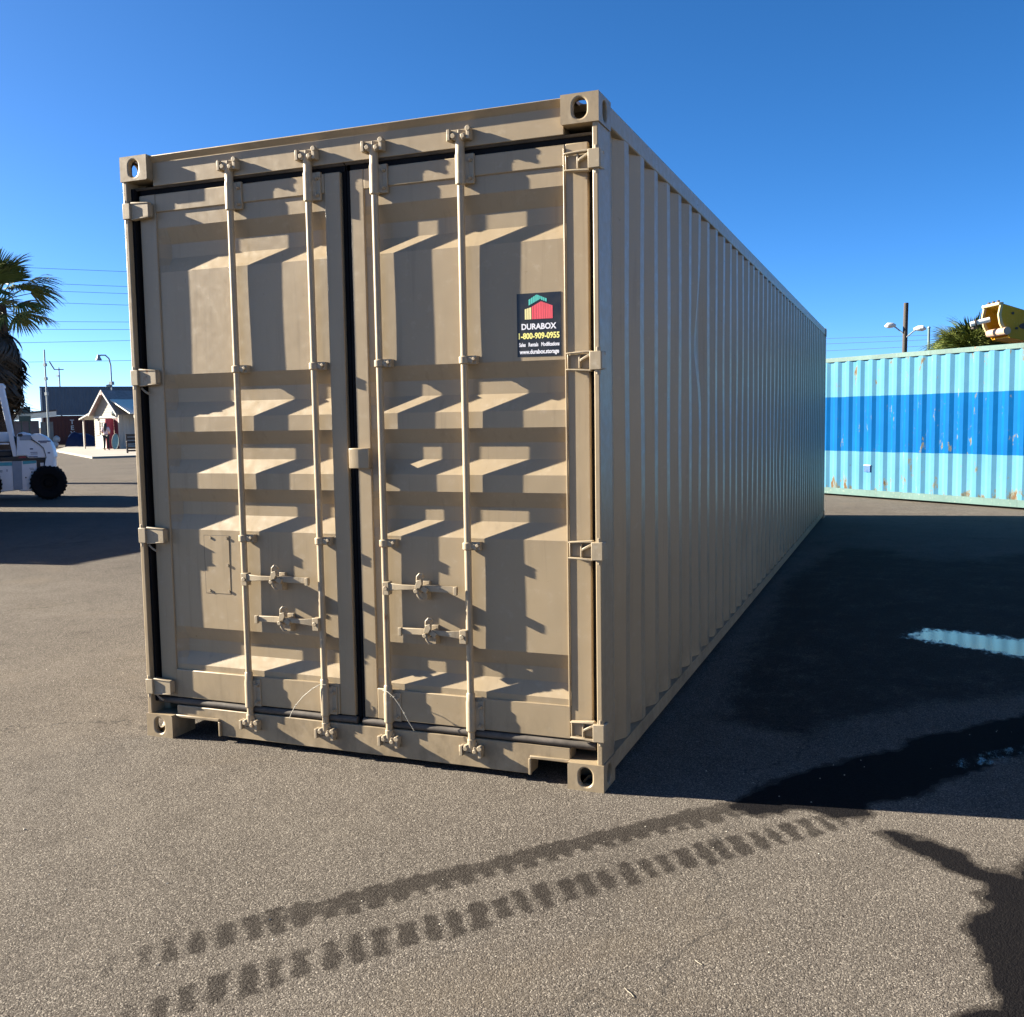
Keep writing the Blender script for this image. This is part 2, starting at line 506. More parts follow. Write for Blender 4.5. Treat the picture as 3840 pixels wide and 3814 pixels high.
    so = mb.build('concrete_pavement', M['concrete'], smooth=False)
    so['kind'] = 'structure'
ground()

# ------------------------------------------------------------------ container building blocks
def stadium_ray(th, hw, hh):
    """point on an upright rounded slot with half width hw and half height hh at angle th"""
    c, s = math.cos(th), math.sin(th)
    lo, hi = 0.0, hh * 1.5
    for _ in range(24):
        mdl = (lo + hi) / 2
        x, y = abs(c * mdl), abs(s * mdl)
        y2 = max(0, y - (hh - hw))
        if math.hypot(x, y2) < hw: lo = mdl
        else: hi = mdl
    return c * lo, s * lo

def casting_mesh(up=True):
    """hollow ISO corner casting; local box x -.162..0, y 0..178, z 0...118, slots front, side and top/bottom"""
    wx, wy, wz = .162, .178, .118
    mb = MB()
    def plate(P, w, h, hw, hh, depth):
        angs = sorted(set([2 * math.pi * k / 28 for k in range(28)] + [math.atan2(sy * h / 2, sx * w / 2) % (2 * math.pi) for sx in (1, -1) for sy in (1, -1)]))
        n = len(angs); vs = []
        for a in angs:
            c, s = math.cos(a), math.sin(a)
            k = min(w / 2 / abs(c) if abs(c) > 1e-9 else 9, h / 2 / abs(s) if abs(s) > 1e-9 else 9)
            vs.append(P(c * k, s * k, 0))
        for a in angs:
            x, y = stadium_ray(a, hw, hh); vs.append(P(x, y, 0))
        for a in angs:
            x, y = stadium_ray(a, hw * .96, hh * .96); vs.append(P(x, y, depth))
        fs = []
        for i in range(n):
            j = (i + 1) % n
            fs.append((i, j, n + j, n + i)); fs.append((n + i, n + j, 2 * n + j, 2 * n + i))
        mb.add(vs, fs)
    cx, cy, cz = -wx / 2, wy / 2, wz / 2
    plate(lambda a, b, d: (cx + a, d, cz + b), wx, wz, .031, .042, .022)          # front
    plate(lambda a, b, d: (-d, cy + a, cz + b), wy, wz, .030, .042, .022)         # outer side
    zt = wz if up else 0
    plate(lambda a, b, d: (cx + a, cy + b, zt - d if up else d), wx, wy, .031, .062, .022)
    zb = 0 if up else wz
    mb.add([(-wx, 0, zb), (0, 0, zb), (0, wy, zb), (-wx, wy, zb)], [(0, 1, 2, 3)])
    mb.add([(-wx, wy, 0), (0, wy, 0), (0, wy, wz), (-wx, wy, wz)], [(0, 1, 2, 3)])
    mb.add([(-wx, 0, 0), (-wx, wy, 0), (-wx, wy, wz), (-wx, 0, wz)], [(0, 1, 2, 3)])
    me = mb.mesh('corner_casting', smooth=False, fix=False)
    b = bmesh.new(); b.from_mesh(me)
    bmesh.ops.remove_doubles(b, verts=b.verts, dist=1e-5)
    b.to_mesh(me); b.free()
    return me

CAST_UP, CAST_DN = casting_mesh(True), casting_mesh(False)
for me_ in (CAST_UP, CAST_DN): me_.materials.append(M['beige'])

def corr_profile(s0, s1, pitch=.2815, a=.072, b=.070, depth=.036, first=None):
    """list of (s, d) along a wall; d=0 outer, d=depth inner"""
    sl = (pitch - a - b) / 2
    pts = []
    c = first if first is not None else s0 + pitch / 2
    while c - pitch > s0 + .06: c -= pitch
    pts.append((s0, 0.0))
    first_ = True
    while c + pitch / 2 < s1 - .02:
        for q, d in ((c - a / 2 - sl, depth), (c - a / 2, 0.0), (c + a / 2, 0.0), (c + a / 2 + sl, depth)):
            if q > s0 + .012 and q < s1 - .012: pts.append((q, d))
        c += pitch
    pts.append((s1, 0.0))
    out = [pts[0]]
    for q in pts[1:]:
        if q[0] > out[-1][0] + 1e-4: out.append(q)
    return out

def wall_mesh(prof, P, z0, z1, rows=1, dents=(), wav=0.0):
    zs = np.linspace(z0, z1, rows + 1)
    G = np.zeros((rows + 1, len(prof), 3))
    for i, z in enumerate(zs):
        for k, (s_, d) in enumerate(prof):
            dd = d
            for (ds, dz, rs, rz, am) in dents:
                dd += am * math.exp(-((s_ - ds) / rs) ** 2 - ((z - dz) / rz) ** 2)
            if wav: dd += wav * (math.sin(s_ * 2.1 + z * 1.3) * math.sin(z * 2.6 + s_ * .7) + .5 * math.sin(s_ * 5.3 - z * 4.1))
            G[i, k] = P(s_, dd, z)
    mb = MB(); mb.grid(G)
    return mb

def container(name, label, L, H, mat, loc, rz, group=None, W=2.438, doors=False, mat_roof=None, rows=1, dents=(), wav=0.0, first=None, pitch=.2815, cat='container'):
    t = thing(name, label, cat, loc, rz, group)
    mr = mat_roof or mat
    # castings
    for (x, sx) in ((0, 1), (-W, -1)):
        for (y, sy) in ((0, 1), (L, -1)):
            for (z, me) in ((0, CAST_DN), (H - .118, CAST_UP)):
                o = link_mesh('corner_casting', me, t, (x, y, z), (0, 0, 0), (sx, sy, 1))
                o.material_slots[0].link = 'OBJECT'; o.material_slots[0].material = mat
                bv = o.modifiers.new('bevel', 'BEVEL'); bv.width = .007; bv.segments = 3; bv.limit_method = 'ANGLE'; bv.angle_limit = R(60)
    # posts
    for (x, sx) in ((0, -1), (-W, 1)):
        for (y, sy, front) in ((0, 1, True), (L, -1, False)):
            if front and doors:
                poly = [(x + sx * .006, y + .007), (x + sx * .030, y + .007), (x + sx * .030, y + .100), (x + sx * .060, y + .110), (x + sx * .060, y + .185), (x + sx * .006, y + .185)]
            else:
                poly = [(x + sx * .006, y + sy * .008), (x + sx * .15, y + sy * .008), (x + sx * .15, y + sy * .03), (x + sx * .03, y + sy * .17), (x + sx * .006, y + sy * .17)]
            MB().prism(poly, 'z', .116, H - .116).build('corner_post', mat, t, bevel=.004)
    # side rails
    for (x, sx) in ((0, -1), (-W, 1)):
        a, b = sorted((x + sx * .007, x + sx * .062))
        MB().box(a, b, .176, L - .176, H - .094, H - .008).build('top_side_rail', mat, t, bevel=.006)
        # bottom rail: C section
        poly = [(x + sx * .009, .040), (x + sx * .060, .040), (x + sx * .060, .052), (x + sx * .018, .052), (x + sx * .018, .104), (x + sx * .060, .104), (x + sx * .060, .112), (x + sx * .009, .112)]
        if not doors: poly = [(a_, b_ + (.048 if b_ > .09 else 0)) for a_, b_ in poly]
        MB().prism(poly, 'y', .176, L - .176).build('bottom_side_rail', mat, t)
        prof = corr_profile(.186, L - .172, pitch=pitch, first=first)
        near = (x == 0)
        wall_mesh(prof, lambda s_, d, z, x=x, sx=sx: (x + sx * (.011 + d), s_, z), (.114 if doors else .160), H - .090, rows if near else 1, dents if near else (), wav if near else 0).build('side_wall', mat, t, smooth=False, fix=False)
    # roof: shallow cross corrugation
    P = []
    prof = corr_profile(.10, L - .10, pitch=.26, depth=.018)
    for xx in (-W + .03, -.03):
        P.append([(xx, s_, H - .016 - d) for s_, d in prof])
    MB().grid(P).build('roof', mr, t, smooth=False, fix=False)
    # floor and under cross members
    MB().box(-W + .07, -.07, .12, L - .06, .140, .168).build('floor', M['wood_floor'], t)
    for k in range(int(L / .61)):
        MB().box(-W + .062, -.062, .40 + k * .61, .445 + k * .61, .05, .139).build('cross_member', mat, t) if doors and k < 6 else None
    # far end (and the near end when it has no doors)
    ends = [(L, -1)] if doors else [(L, -1), (0, 1)]
    for (y, sy) in ends:
        prof = corr_profile(.14, W - .14, pitch=.25, depth=.045)
        P = [[(-s_, y + sy * (.02 + d), z) for s_, d in prof] for z in (.16, H - .10)]
        MB().grid(P).build('end_wall', mat, t, smooth=False, fix=False)
        a, b = sorted((y + sy * .012, y + sy * .07))
        MB().box(-W + .16, -.16, a, b, H - .104, H - .01).build('end_rail', mat, t, bevel=.005)
        MB().box(-W + .16, -.16, a, b, .03, .165).build('end_rail', mat, t, bevel=.005)
    return t

# ------------------------------------------------------------------ the beige container
H0, W0 = 2.896, 2.438
box = container('shipping_container', 'beige high-cube shipping container with closed double doors, filling the picture', 12.192, H0, M['beige'], (0, 0, 0), 0,
                doors=True, rows=26, wav=.0022, first=.458, pitch=.2845,
                dents=((2.16, 2.02, .16, .22, .030), (2.25, 2.28, .08, .2, .014), (6.3, 1.1, .3, .3, .012), (4.0, .5, .25, .25, .010)))
YO, YI = .058, .091          # outer and inner face of the pressed door sheet
# header over the doors, flared lip on top
MB().prism([(.042, 2.752), (.042, 2.862), (.016, 2.888), (.022, 2.892), (.16, 2.892), (.16, 2.752)], 'x', -W0 + .163, -.163).build('door_header', M['beige'], box, bevel=.002)
# sill with the two notches beside the castings
MB().prism([(-2.274, .164), (-2.274, .108), (-2.022, .104), (-2.012, .096), (-2.008, .030), (-.345, .030), (-.340, .098), (-.330, .106), (-.163, .108), (-.163, .164)], 'y', .040, .13).build('door_sill', M['beige'], box, bevel=.003)
for a, b in ((-2.274, -2.008), (-.345, -.163)):      # rolled lip round the notches
    MB().box(a, b, .026, .0395, .1045, .118).build('notch_lip', M['beige'], box, bevel=.003)
for a in (-2.012, -.352):
    MB().box(a, a + .012, .026, .0395, .030, .104).build('notch_lip', M['beige'], box, bevel=.003)
# jambs behind the doors and dark backing of the gaps
MB().box(-W0 + .05, -.05, .118, .125, .16, 2.76).build('door_backing', M['dark'], box)

# pressed door sheet: (z, depth) from top to bottom
PROF = [(2.640, YO), (2.552, YO), (2.476, YI), (2.408, YI), (2.338, YO), (1.838, YO), (1.770, YI), (1.702, YI), (1.627, YO), (1.555, YO), (1.490, YI), (1.417, YI),
        (1.349, YO), (1.273, YO), (1.205, YI), (1.141, YI), (1.068, YO), (.572, YO), (.503, YI), (.440, YI), (.378, YO), (.335, YO)]

def panel_mesh(x0, x1):
    xs = [x0, x0 + .004, x0 + .056] + list(np.linspace(x0 + .2, x1 - .2, 5)) + [x1]
    pr = []
    for i in range(len(PROF) - 1):      # small press radii at every fold
        (za, ya), (zb, yb) = PROF[i], PROF[i + 1]
        n = max(2, int(abs(za - zb) / .07))
        for k in range(n): pr.append((za + (zb - za) * k / n, ya + (yb - ya) * k / n))
    pr.append(PROF[-1])
    G = np.zeros((len(pr), len(xs), 3))
    for i, (z, y) in enumerate(pr):
        for k, x in enumerate(xs):
            yy = YO if k < 2 else y
            wv = .0011 * math.sin(x * 5 + z * 3.1) * math.sin(z * 4.3 + x) if 2 < k < len(xs) - 1 else 0
            G[i, k] = (x, yy + wv, z)
    mb = MB(); mb.grid(G)
    return mb

def lock_rod(door, x, zt=2.765, zb=.140):
    y = .031
    rod = MB()
    rod.cyl((x, y, zb), (x, y, zt), .0155, 16)
    rod = rod.build('locking_bar', M['beige_hw'], door)
    for up in (1, 0):
        z0, z1 = (2.590, 2.735) if up else (.195, .350)
        s = MB()
        s.lathe([(.0158, 0), (.0225, .006), (.0225, z1 - z0 - .02), (.0195, z1 - z0 - .008), (.0195, z1 - z0 + .02), (.0157, z1 - z0 + .026)], (x, y, z0 if up else z0), (0, 0, 1), 16)
        s.box(x - .012, x + .058, .040, YO - .002, z0 + .008, z1 - .012)
        s.prism([(x + .01, .026), (x + .035, .040), (x - .03, .044), (x - .02, .026)], 'z', z0 + .01, z1 - .016)
        for bz in (z0 + .03, z1 - .04):
            s.cyl((x + .044, .0405, bz), (x + .044, .028, bz), .0085, 8)
            s.cyl((x + .044, .029, bz), (x + .044, .021, bz), .0050, 6)
        s.build('bar_bracket', M['beige_hw'], door, bevel=.0015)
        # cam end with two prongs
        c = MB()
        zc = 2.790 if up else .118
        sg = 1 if up else -1
        c.cyl((x, y, zc - sg * .045), (x, y, zc + sg * .012), .0195, 14)
        c.box(x - .030, x - .006, y - .020, y + .006, zc - .012, zc + .020, rot=(0, .35 * sg, .2))
        c.box(x + .012, x + .040, y - .026, y + .004, zc - .014, zc + .012, rot=(0, -.3 * sg, .3))
        c.box(x - .010, x + .022, y - .010, y + .012, zc - .008, zc + .030, rot=(0, .1, .5))
        c.cyl((x - .022, y - .026, zc + .004), (x - .022, y + .01, zc + .004), .011, 10)
        c.cyl((x + .026, y - .034, zc - .003), (x + .026, y + .01, zc - .003), .010, 10)
        c.build('cam_end', M['beige_hw'], door, bevel=.002)
        # cam keeper welded to the header or the sill
        k = MB()
        zk = zc + sg * .008
        k.box(x - .050, x - .036, .004, .041, zk - .022, zk + .024)
        k.box(x + .042, x + .056, .002, .041, zk - .024, zk + .026)
        k.box(x - .050, x + .056, .028, .0415, zk + (.012 if up else -.026), zk + (.026 if up else -.012))
        k.prism([(x - .050, .041), (x - .068, .041), (x - .050, .016)], 'z', zk - .016, zk + .016)
        k.cyl((x + .049, .0, zk + .02), (x + .049, .03, zk + .02), .012, 10)
        k.build('cam_keeper', M['beige_hw'], box, bevel=.002)
    for z in (1.850, 1.036):            # guides half way
        g = MB()
        g.lathe([(.0157, 0), (.0235, .004), (.0235, .032), (.0157, .036)], (x, y, z - .018), (0, 0, 1), 14)
        g.box(x + .008, x + .058, .030, YO + .004, z - .018, z + .018)
        g.box(x + .020, x + .046, .020, .030, z - .012, z + .010, rot=(0, .3, 0))
        g.cyl((x + .050, .030, z + .004), (x + .050, .016, z + .004), .0075, 8)
        g.build('bar_guide', M['beige_hw'], door, bevel=.0015)
    return rod

def handle(door, xr, xe, z):
    """handle from the bar at xr towards xe, held by a catch about half way"""
    d = 1 if xe > xr else -1
    y = .004
    h = MB()
    hub0, hub1 = sorted((xr + d * .002, xr + d * .034))
    h.box(hub0, hub1, y - .008, .034, z - .036, z + .024)
    h.cyl((xr + d * .020, y - .010, z - .004), (xr + d * .020, y - .016, z - .004), .011, 10)
    # flat bar: cranked
    p = [(xr + d * .03, y + .002, z + .002), (xr + d * .10, y - .004, z + .004), (xr + d * .17, y - .004, z + .006), (xe - d * .12, y + .003, z + .004), (xe, y + .004, z + .002)]
    hh = [.018, .012, .010, .015, .014]
    vs, fs = [], []
    for q, a in zip(p, hh):
        for dy, dz in ((-.005, -a), (.006, -a), (.006, a), (-.005, a)): vs.append((q[0], q[1] + dy, q[2] + dz))
    for i in range(len(p) - 1):
        for k in range(4): fs.append((i * 4 + k, i * 4 + (k + 1) % 4, i * 4 + 4 + (k + 1) % 4, i * 4 + 4 + k))
    fs += [(3, 2, 1, 0), tuple(len(vs) - 4 + k for k in range(4))]
    h.add(vs, fs)
    h.box(min(xe, xe - d * .016), max(xe, xe - d * .016), y - .010, y + .008, z - .020, z + .018)
    h.build('door_handle', M['beige_hw'], door, bevel=.002)
    # catch
    xc = xr + (xe - xr) * .53
    c = MB()
    c.box(xc - .012, xc + .020, .043, YO + .002, z - .055, z + .03)
    c.box(xc - .012, xc + .022, y + .010, .046, z - .050, z - .018)
    c.box(xc + .004, xc + .034, y - .014, .044, z - .012, z + .012, rot=(0, .5, 0))
    c.prism([(xc - .026, z + .004), (xc - .014, z + .040), (xc + .008, z + .046), (xc + .012, z + .026), (xc + .0, z + .006)], 'y', y - .022, y - .008)
    c.tube([(xc - .015, y - .014, z + .034), (xc - .013, y - .014, z + .058), (xc - .002, y - .013, z + .070), (xc + .010, y - .010, z + .066), (xc + .012, y, z + .054)], .0058, 8)
    c.tube([(xc - .014, y - .014, z - .004), (xc - .012, y - .016, z - .026), (xc, y - .014, z - .042), (xc + .012, y - .008, z - .046)], .0058, 8)
    c.cyl((xc - .02, y - .024, z - .008), (xc - .02, .044, z - .008), .010, 10)
    c.build('handle_catch', M['beige_hw'], door, bevel=.0015)

def hinge(door, side, z):
    """side +1: right-hand hinge, -1 mirrored at the left post"""
    X = (lambda a: a) if side > 0 else (lambda a: -W0 - a)
    h = MB()
    def bx(x0, x1, y0, y1, z0, z1):
        a, b = sorted((X(x0), X(x1)))
        h.box(a, b, y0, y1, z0, z1)
    bx(-.152, -.045, .038, .046, z - .030, z + .030)                 # plate
    bx(-.152, -.146, .024, .038, z - .030, z + .030)                 # rim
    for zz in (1, -1):
        h.prism([(X(-.152), z + zz * .030), (X(-.152), z + zz * .036), (X(-.045), z + zz * .044), (X(-.045), z + zz * .034)], 'y', .010, .038)
    bx(-.100, -.093, .016, .038, z - .030, z + .030)
    h.prism([(X(-.093), z - .004), (X(-.093), z + .008), (X(-.042), z + .036), (X(-.042), z + .024)], 'y', .012, .038)
    if side < 0:
        h.prism([(X(-.150), z - .031), (X(-.150), z + .031), (X(-.044), z + .036), (X(-.044), z - .036)], 'y', .013, .037)
    e_ = .004 if side > 0 else -.003
    bx(-.046, e_, -.006 if side > 0 else .001, .040, z - .038, z + .038)                 # knuckle round the pin
    if side > 0: bx(-.004, .006, .0, .062, z - .034, z + .036)
    h.cyl((X(-.016), .018, z - .058), (X(-.016), .018, z + .056), .0125, 12)
    if side > 0: h.cyl((X(.0), .048, z + .030), (X(.0085), .048, z + .030), .008, 8)
    h.build('hinge', M['beige_hw'], door, bevel=.0025)

def door(x0, x1, left):
    f0, f1 = (x0 + .098, x1 - .082) if left else (x0 + .070, x1 - .098)
    d = panel_mesh(f0 - .002, f1 + .002).build('door', M['beige'], box, smooth=True, fix=False, ang=9)
    yb = .118
    def fr(a, b, y, z0, z1, nm='door_frame'):
        return MB().box(a, b, y, yb, z0, z1).build(nm, M['beige'], d, bevel=.004)
    fr(x0, f0, .050, .204, 2.716)
    fr(f1, x1, .050, .204, 2.716)
    fr(f0 + .0005, f1 - .0005, .049, 2.628, 2.715)
    fr(f0 + .0005, f1 - .0005, .046, .205, .350)
    # gasket strips: a lip all round
    g = MB()
    gx0, gx1 = (x0 - .034, x1 + .022) if left else (x0 - .022, x1 + .026)
    g.box(gx0, x0 - .0005, .064, .1, .175, 2.75)
    g.box(x1 + .0005, gx1, .070, .1, .175, 2.75)
    if left: g.box(-2.4075, -2.391, .034, .1, .175, 2.75)  # black strip over the post's inner face, painting its shade
    g.build('door_gasket', M['rubber'], d, bevel=.003)
    b = MB()
    b.prism([(.047, 2.7505), (.056, 2.7425), (.10, 2.7425), (.10, 2.7505)], 'x', gx0, gx1)
    b.build('door_gasket', M['rubber_grey'], d)  # top lip coloured paler as if lit, black strip below as its shade
    MB().box(gx0, gx1, .064, .10, 2.7165, 2.7420).build('door_gasket', M['rubber'], d)
    b = MB()
    b.tube([(gx0 + .012, .056, .184), (gx1 - .012, .056, .184)], .0165, 12)
    b.build('door_gasket', M['rubber_grey'], d)
    return d

left_door = door(-2.372, -1.2315, True)
left_door['label'] = 'left door of the beige container, with a bolted-on plate'
right_door = door(-1.180, -.062, False)
right_door['label'] = 'right door of the beige container, with the black sticker'
# black weather strip between the doors and the overlap flap
MB().prism([(-1.2310, .080), (-1.226, .074), (-1.186, .074), (-1.1805, .080), (-1.1805, .112), (-1.2310, .112)], 'z', .200, 2.742).build('center_gasket', M['rubber'], right_door, bevel=.002)
RODS = (-1.818, -1.386, -1.043, -.625)
for x in RODS[:2]: lock_rod(left_door, x)
for x in RODS[2:]: lock_rod(right_door, x)
handle(left_door, RODS[0], -1.437, .845)
handle(left_door, RODS[1], -1.745, .648)
handle(right_door, RODS[2], -.668, .838)
handle(right_door, RODS[3], -.965, .638)
for z in (2.633, 1.826, 1.036, .258):
    hinge(right_door, 1, z)
    hinge(left_door, -1, z + (.004 if z > 2 else 0))
# door-holder box over the gap
MB().prism([(-1.205, .012), (-1.160, .004), (-1.105, .018), (-1.105, .056), (-1.205, .056)], 'z', 1.378, 1.470).build('overlap_catch', M['beige'], right_door, bevel=.003)
# blank data plate with rivets
pl = MB().box(-2.072, -1.925, YO - .0022, YO - .0008, .752, 1.040).build('data_plate', M['beige'], left_door)
M['seam'] = simple('paint_seam', (0.07, 0.055, 0.038), .8)
for a, b, c_, d_ in ((-2.075, -1.922, .7495, .7518), (-2.075, -1.922, 1.0402, 1.0425), (-1.9248, -1.9222, .752, 1.040), (-2.0748, -2.0722, .752, 1.040)):
    MB().box(a, b, YO - .0016, YO - .0007, c_, d_).build('plate_seam', M['seam'], left_door)
for (x, z) in ((-2.035, 1.030), (-1.938, 1.030), (-1.936, .895), (-1.934, .765), (-2.05, .765)):
    MB().cyl((x, YO - .0020, z), (x, YO - .0065, z), .0068, 10).build('rivet', M['beige_hw'], left_door)
# little handed-off tabs under the left hinges (lock pins)
for z in (1.775, .985, .215):
    MB().tube([(-2.395, .030, z), (-2.372, .026, z - .016), (-2.350, .030, z - .030)], .005, 6).build('hinge_pin_tail', M['beige_hw'], left_door)
# door edge bead left of the right frame
MB().box(-.168, -.161, .044, .056, .345, 2.70).build('weld_bead', M['beige'], right_door, bevel=.002)

# sticker
SX, SZ = -.2865, 1.988
MB().box(SX - .099, SX + .099, YO - .0016, YO - .0002, SZ - .133, SZ + .133).build('sticker', M['sticker'], right_door)['label'] = 'black rectangular sticker with a stacked-container emblem and white and yellow lettering'
def stick_text(body, size, z, mat, bold, width, nm='lettering'):
    me = text_mesh(body, size, .0002, bold)
    co = np.zeros(len(me.vertices) * 3); me.vertices.foreach_get('co', co); co = co.reshape(-1, 3)
    k = width / (co[:, 0].max() - co[:, 0].min())
    me.materials.append(mat)
    return link_mesh(nm, me, right_door, (SX - (co[:, 0].max() + co[:, 0].min()) / 2 * k, YO - .0021, z), (R(90), 0, 0), (k, 1, 1))
stick_text('DURABOX', .0335, SZ - .008, M['st_white'], .0011, .157)
stick_text('1-800-909-0955', .034, SZ - .047, M['st_yellow'], .0012, .184)
stick_text('Sales   Rentals   Modifications', .0225, SZ - .083, M['st_white'], .0008, .182)
stick_text('www.durabox.storage', .0255, SZ - .113, M['st_white'], .0009, .178)
def emblem(pts_fn, xs, mat):
    """vertical bars whose top follows pts_fn(x)"""
    mb = MB()
    for a, b in xs:
        z0a, z1a = pts_fn(a); z0b, z1b = pts_fn(b)
        y = YO - .0022
        mb.add([(SX + a, y, SZ + z0a), (SX + b, y, SZ + z0b), (SX + b, y, SZ + z1b), (SX + a, y, SZ + z1a),
                (SX + a, y + .0008, SZ + z0a), (SX + b, y + .0008, SZ + z0b), (SX + b, y + .0008, SZ + z1b), (SX + a, y + .0008, SZ + z1a)],
               [(0, 1, 2, 3), (7, 6, 5, 4), (0, 4, 5, 1), (3, 2, 6, 7), (0, 3, 7, 4), (1, 5, 6, 2)])
    return mb.build('emblem', mat, right_door, smooth=False)
emblem(lambda x: (.024, .0665 + (x + .064) * .26), ((-.063, -.055), (-.053, -.045), (-.043, -.034)), M['st_sand'])
emblem(lambda x: (.024, .077 + (x + .030) * .5 if x < .010 else .097 - (x - .010) * .38), ((-.031, -.0235), (-.022, -.012), (-.0105, -.002), (-.001, .010), (.0115, .0195), (.021, .028), (.030, .037), (.0385, .045), (.0465, .054), (.0555, .062)), M['st_red'])
emblem(lambda x: ((.078 + (x + .045) * .48 if x < .010 else .100 - (x - .010) * .38) + .004, .106 + (x + .045) * .55 if x < -.008 else .126 - (x + .008) * .42), ((-.045, -.037), (-.035, -.027), (-.025, -.017), (-.015, -.008), (-.0065, .001), (.003, .009), (.011, .018), (.020, .026), (.028, .036)), M['st_teal'])

# cable ties on the bars
def cable_tie(pts, label):
    mb = MB(); mb.tube(pts, .0017, 6)
    for k in range(2, len(pts) - 1, 2):
        p = Vector(pts[k]); mb.box(p.x - .003, p.x + .003, p.y - .003, p.y + .003, p.z - .003, p.z + .003)
    o = mb.build('cable_tie', M['tie'])
    tag(o, label, 'cable tie', 'cable ties on the locking bars')
x = RODS[1]
cable_tie([(x + .018, .012, .352), (x - .012, .006, .352), (x - .05, .002, .330), (x - .10, -.002, .290), (x - .14, -.006, .245), (x - .165, -.008, .205), (x - .178, -.008, .176)], 'pale cable tie sticking out left from the left door bar nearest the centre')
x = RODS[2]
cable_tie([(x - .018, .012, .352), (x + .012, .004, .350), (x + .045, -.002, .330), (x + .075, -.006, .298), (x + .10, -.008, .262), (x + .118, -.008, .23), (x + .150, -.008, .184)], 'white twisted cable tie hanging right from the right door bar nearest the centre')

# ------------------------------------------------------------------ the blue container behind
def blue_material():
    t = NT('two_blue_paint')
    xyz = t.sep('Object')
    z = xyz[2]
    wob = t.math('MULTIPLY', t.math('SUBTRACT', t.noise(1.2, 3), .5), .03)
    zz = t.math('ADD', z, wob)
    band = t.math('MULTIPLY', t.sstep(zz, .880, .888), t.sstep(zz, 1.926, 1.934, 1, 0))
    pale = t.mix(t.lin(t.noise(1.1, 6), .3, .7), (0.044, 0.142, 0.232), (0.062, 0.168, 0.258))
    deep = t.mix(t.lin(t.noise(1.4, 6), .3, .7), (0.0008, 0.056, 0.180), (0.0012, 0.068, 0.210))
    c = t.mix(band, pale, deep)
    # chalking runs
    run = t.noise(4.0, 6, .65, sc3=(7, 7, .35))
    c = t.mix(t.sstep(run, .58, .80, 0, .35), c, (0.040, 0.140, 0.19))
    # bare and rusty scars, more of them near the floor and below the top rail
    low = t.sstep(z, .12, .60, .075, 0)
    top = t.sstep(z, 2.2, 2.66, 0, .035)
    rn = t.math('ADD', t.noise(2.6, 9, .70, sc3=(2.2, 2.2, .9)), t.math('ADD', low, top))
    c = t.mix(t.sstep(rn, .60, .64, 0, .85), c, (0.105, 0.11, 0.075))
    c = t.mix(t.sstep(rn, .65, .69, 0, .9), c, (0.075, 0.040, 0.018))
    sp = t.noise(15, 8, .7)
    c = t.mix(t.sstep(sp, .66, .70, 0, .75), c, (0.07, 0.045, 0.026))
    nrm = t.bump(t.noise(3.0, 4), 1, .006)
    nrm = t.bump(t.noise(90, 3), .4, .001, nrm)
    return t.fin(c, t.lin(run, .3, .7, .55, .7), nrm, 0, .03)
M['blue'] = blue_material()
M['blue_rail'] = paint_steel('pale_blue_rail', (0.052, 0.105, 0.098), .45, .3, .55, .2)
BY = R(-39.27)
bl = container('shipping_container', 'pale blue shipping container with a broad deep blue band, rust-stained', 12.192, 2.70, M['blue'], (0, 0, 0), 0, first=.4, pitch=.2785)
# long side faces the camera: local y runs along the face, local x out of the back -> turn it
u = Vector((math.cos(BY), math.sin(BY), 0))          # to the right along the wall
nrm_c = Vector((math.sin(BY), -math.cos(BY), 0))     # towards the camera
bl.rotation_euler = (0, 0, math.atan2(nrm_c.y, nrm_c.x))
yl = Vector((-math.sin(bl.rotation_euler.z), math.cos(bl.rotation_euler.z), 0))
s_left = -1.55                                        # left end hidden behind the beige container
start = Vector((-.321, 16.697, 0)) + u * s_left
if yl.dot(u) > 0:
    bl.location = start
else:
    bl.location = start + u * 12.192
for ch in bl.children:
    if ch.name.startswith(('top_side_rail', 'bottom_side_rail', 'corner_casting')):
        if ch.name.startswith('corner_casting'): ch.material_slots[0].material = M['blue_rail']
        else: ch.data.materials[0] = M['blue_rail']
# small plate on the wall
sgn = 1 if yl.dot(u) > 0 else -1
yc = (-s_left + 1.035) if sgn > 0 else 12.192 - (-s_left + 1.035)
M['plate_blue'] = simple('plate_blue', (0.002, 0.05, 0.16), .4)
M['white_paint'] = simple('white_paint', (0.50, 0.50, 0.48), .45, .06)
pp = MB().box(-.006, .004, yc - .075, yc + .075, .50, .62).build('vent_plate', M['plate_blue'], bl, bevel=.003)
MB().box(-.006, .006, yc - .08, yc + .08, .620, .634).build('vent_plate', M['white_paint'], bl, bevel=.003)

# ------------------------------------------------------------------ containers out of the frame on the left: their shade lies across the yard
M['maroon'] = paint_steel('maroon_paint', (0.075, 0.020, 0.014), .3, .2, .5)
M['slate'] = paint_steel('slate_paint', (0.075, 0.10, 0.13), .2, .25, .45)
M['tan'] = paint_steel('tan_paint', (0.33, 0.27, 0.19), .3, .2, .5)
container('shipping_container', 'short tan container just left of the picture, its shade on the yard', 6.058, 2.896, M['tan'], (-14.80, 3.60, 0), 0)
container('shipping_container', 'long grey container left of the white forklift, its shade on the yard', 12.192, 2.896, M['slate'], (-20.0, 12.55, 0), R(90))

# unseen container added on the right to bounce sunlight onto the shaded beige side
M['bounce_grey'] = paint_steel('bounce_grey_paint', (0.23, 0.215, 0.19), .2, .15, .5)
container('shipping_container', 'unseen long pale grey container added on the right to bounce sunlight onto the beige one', 12.192, 2.896, M['bounce_grey'], (11.6, -7.5, 0), 0)

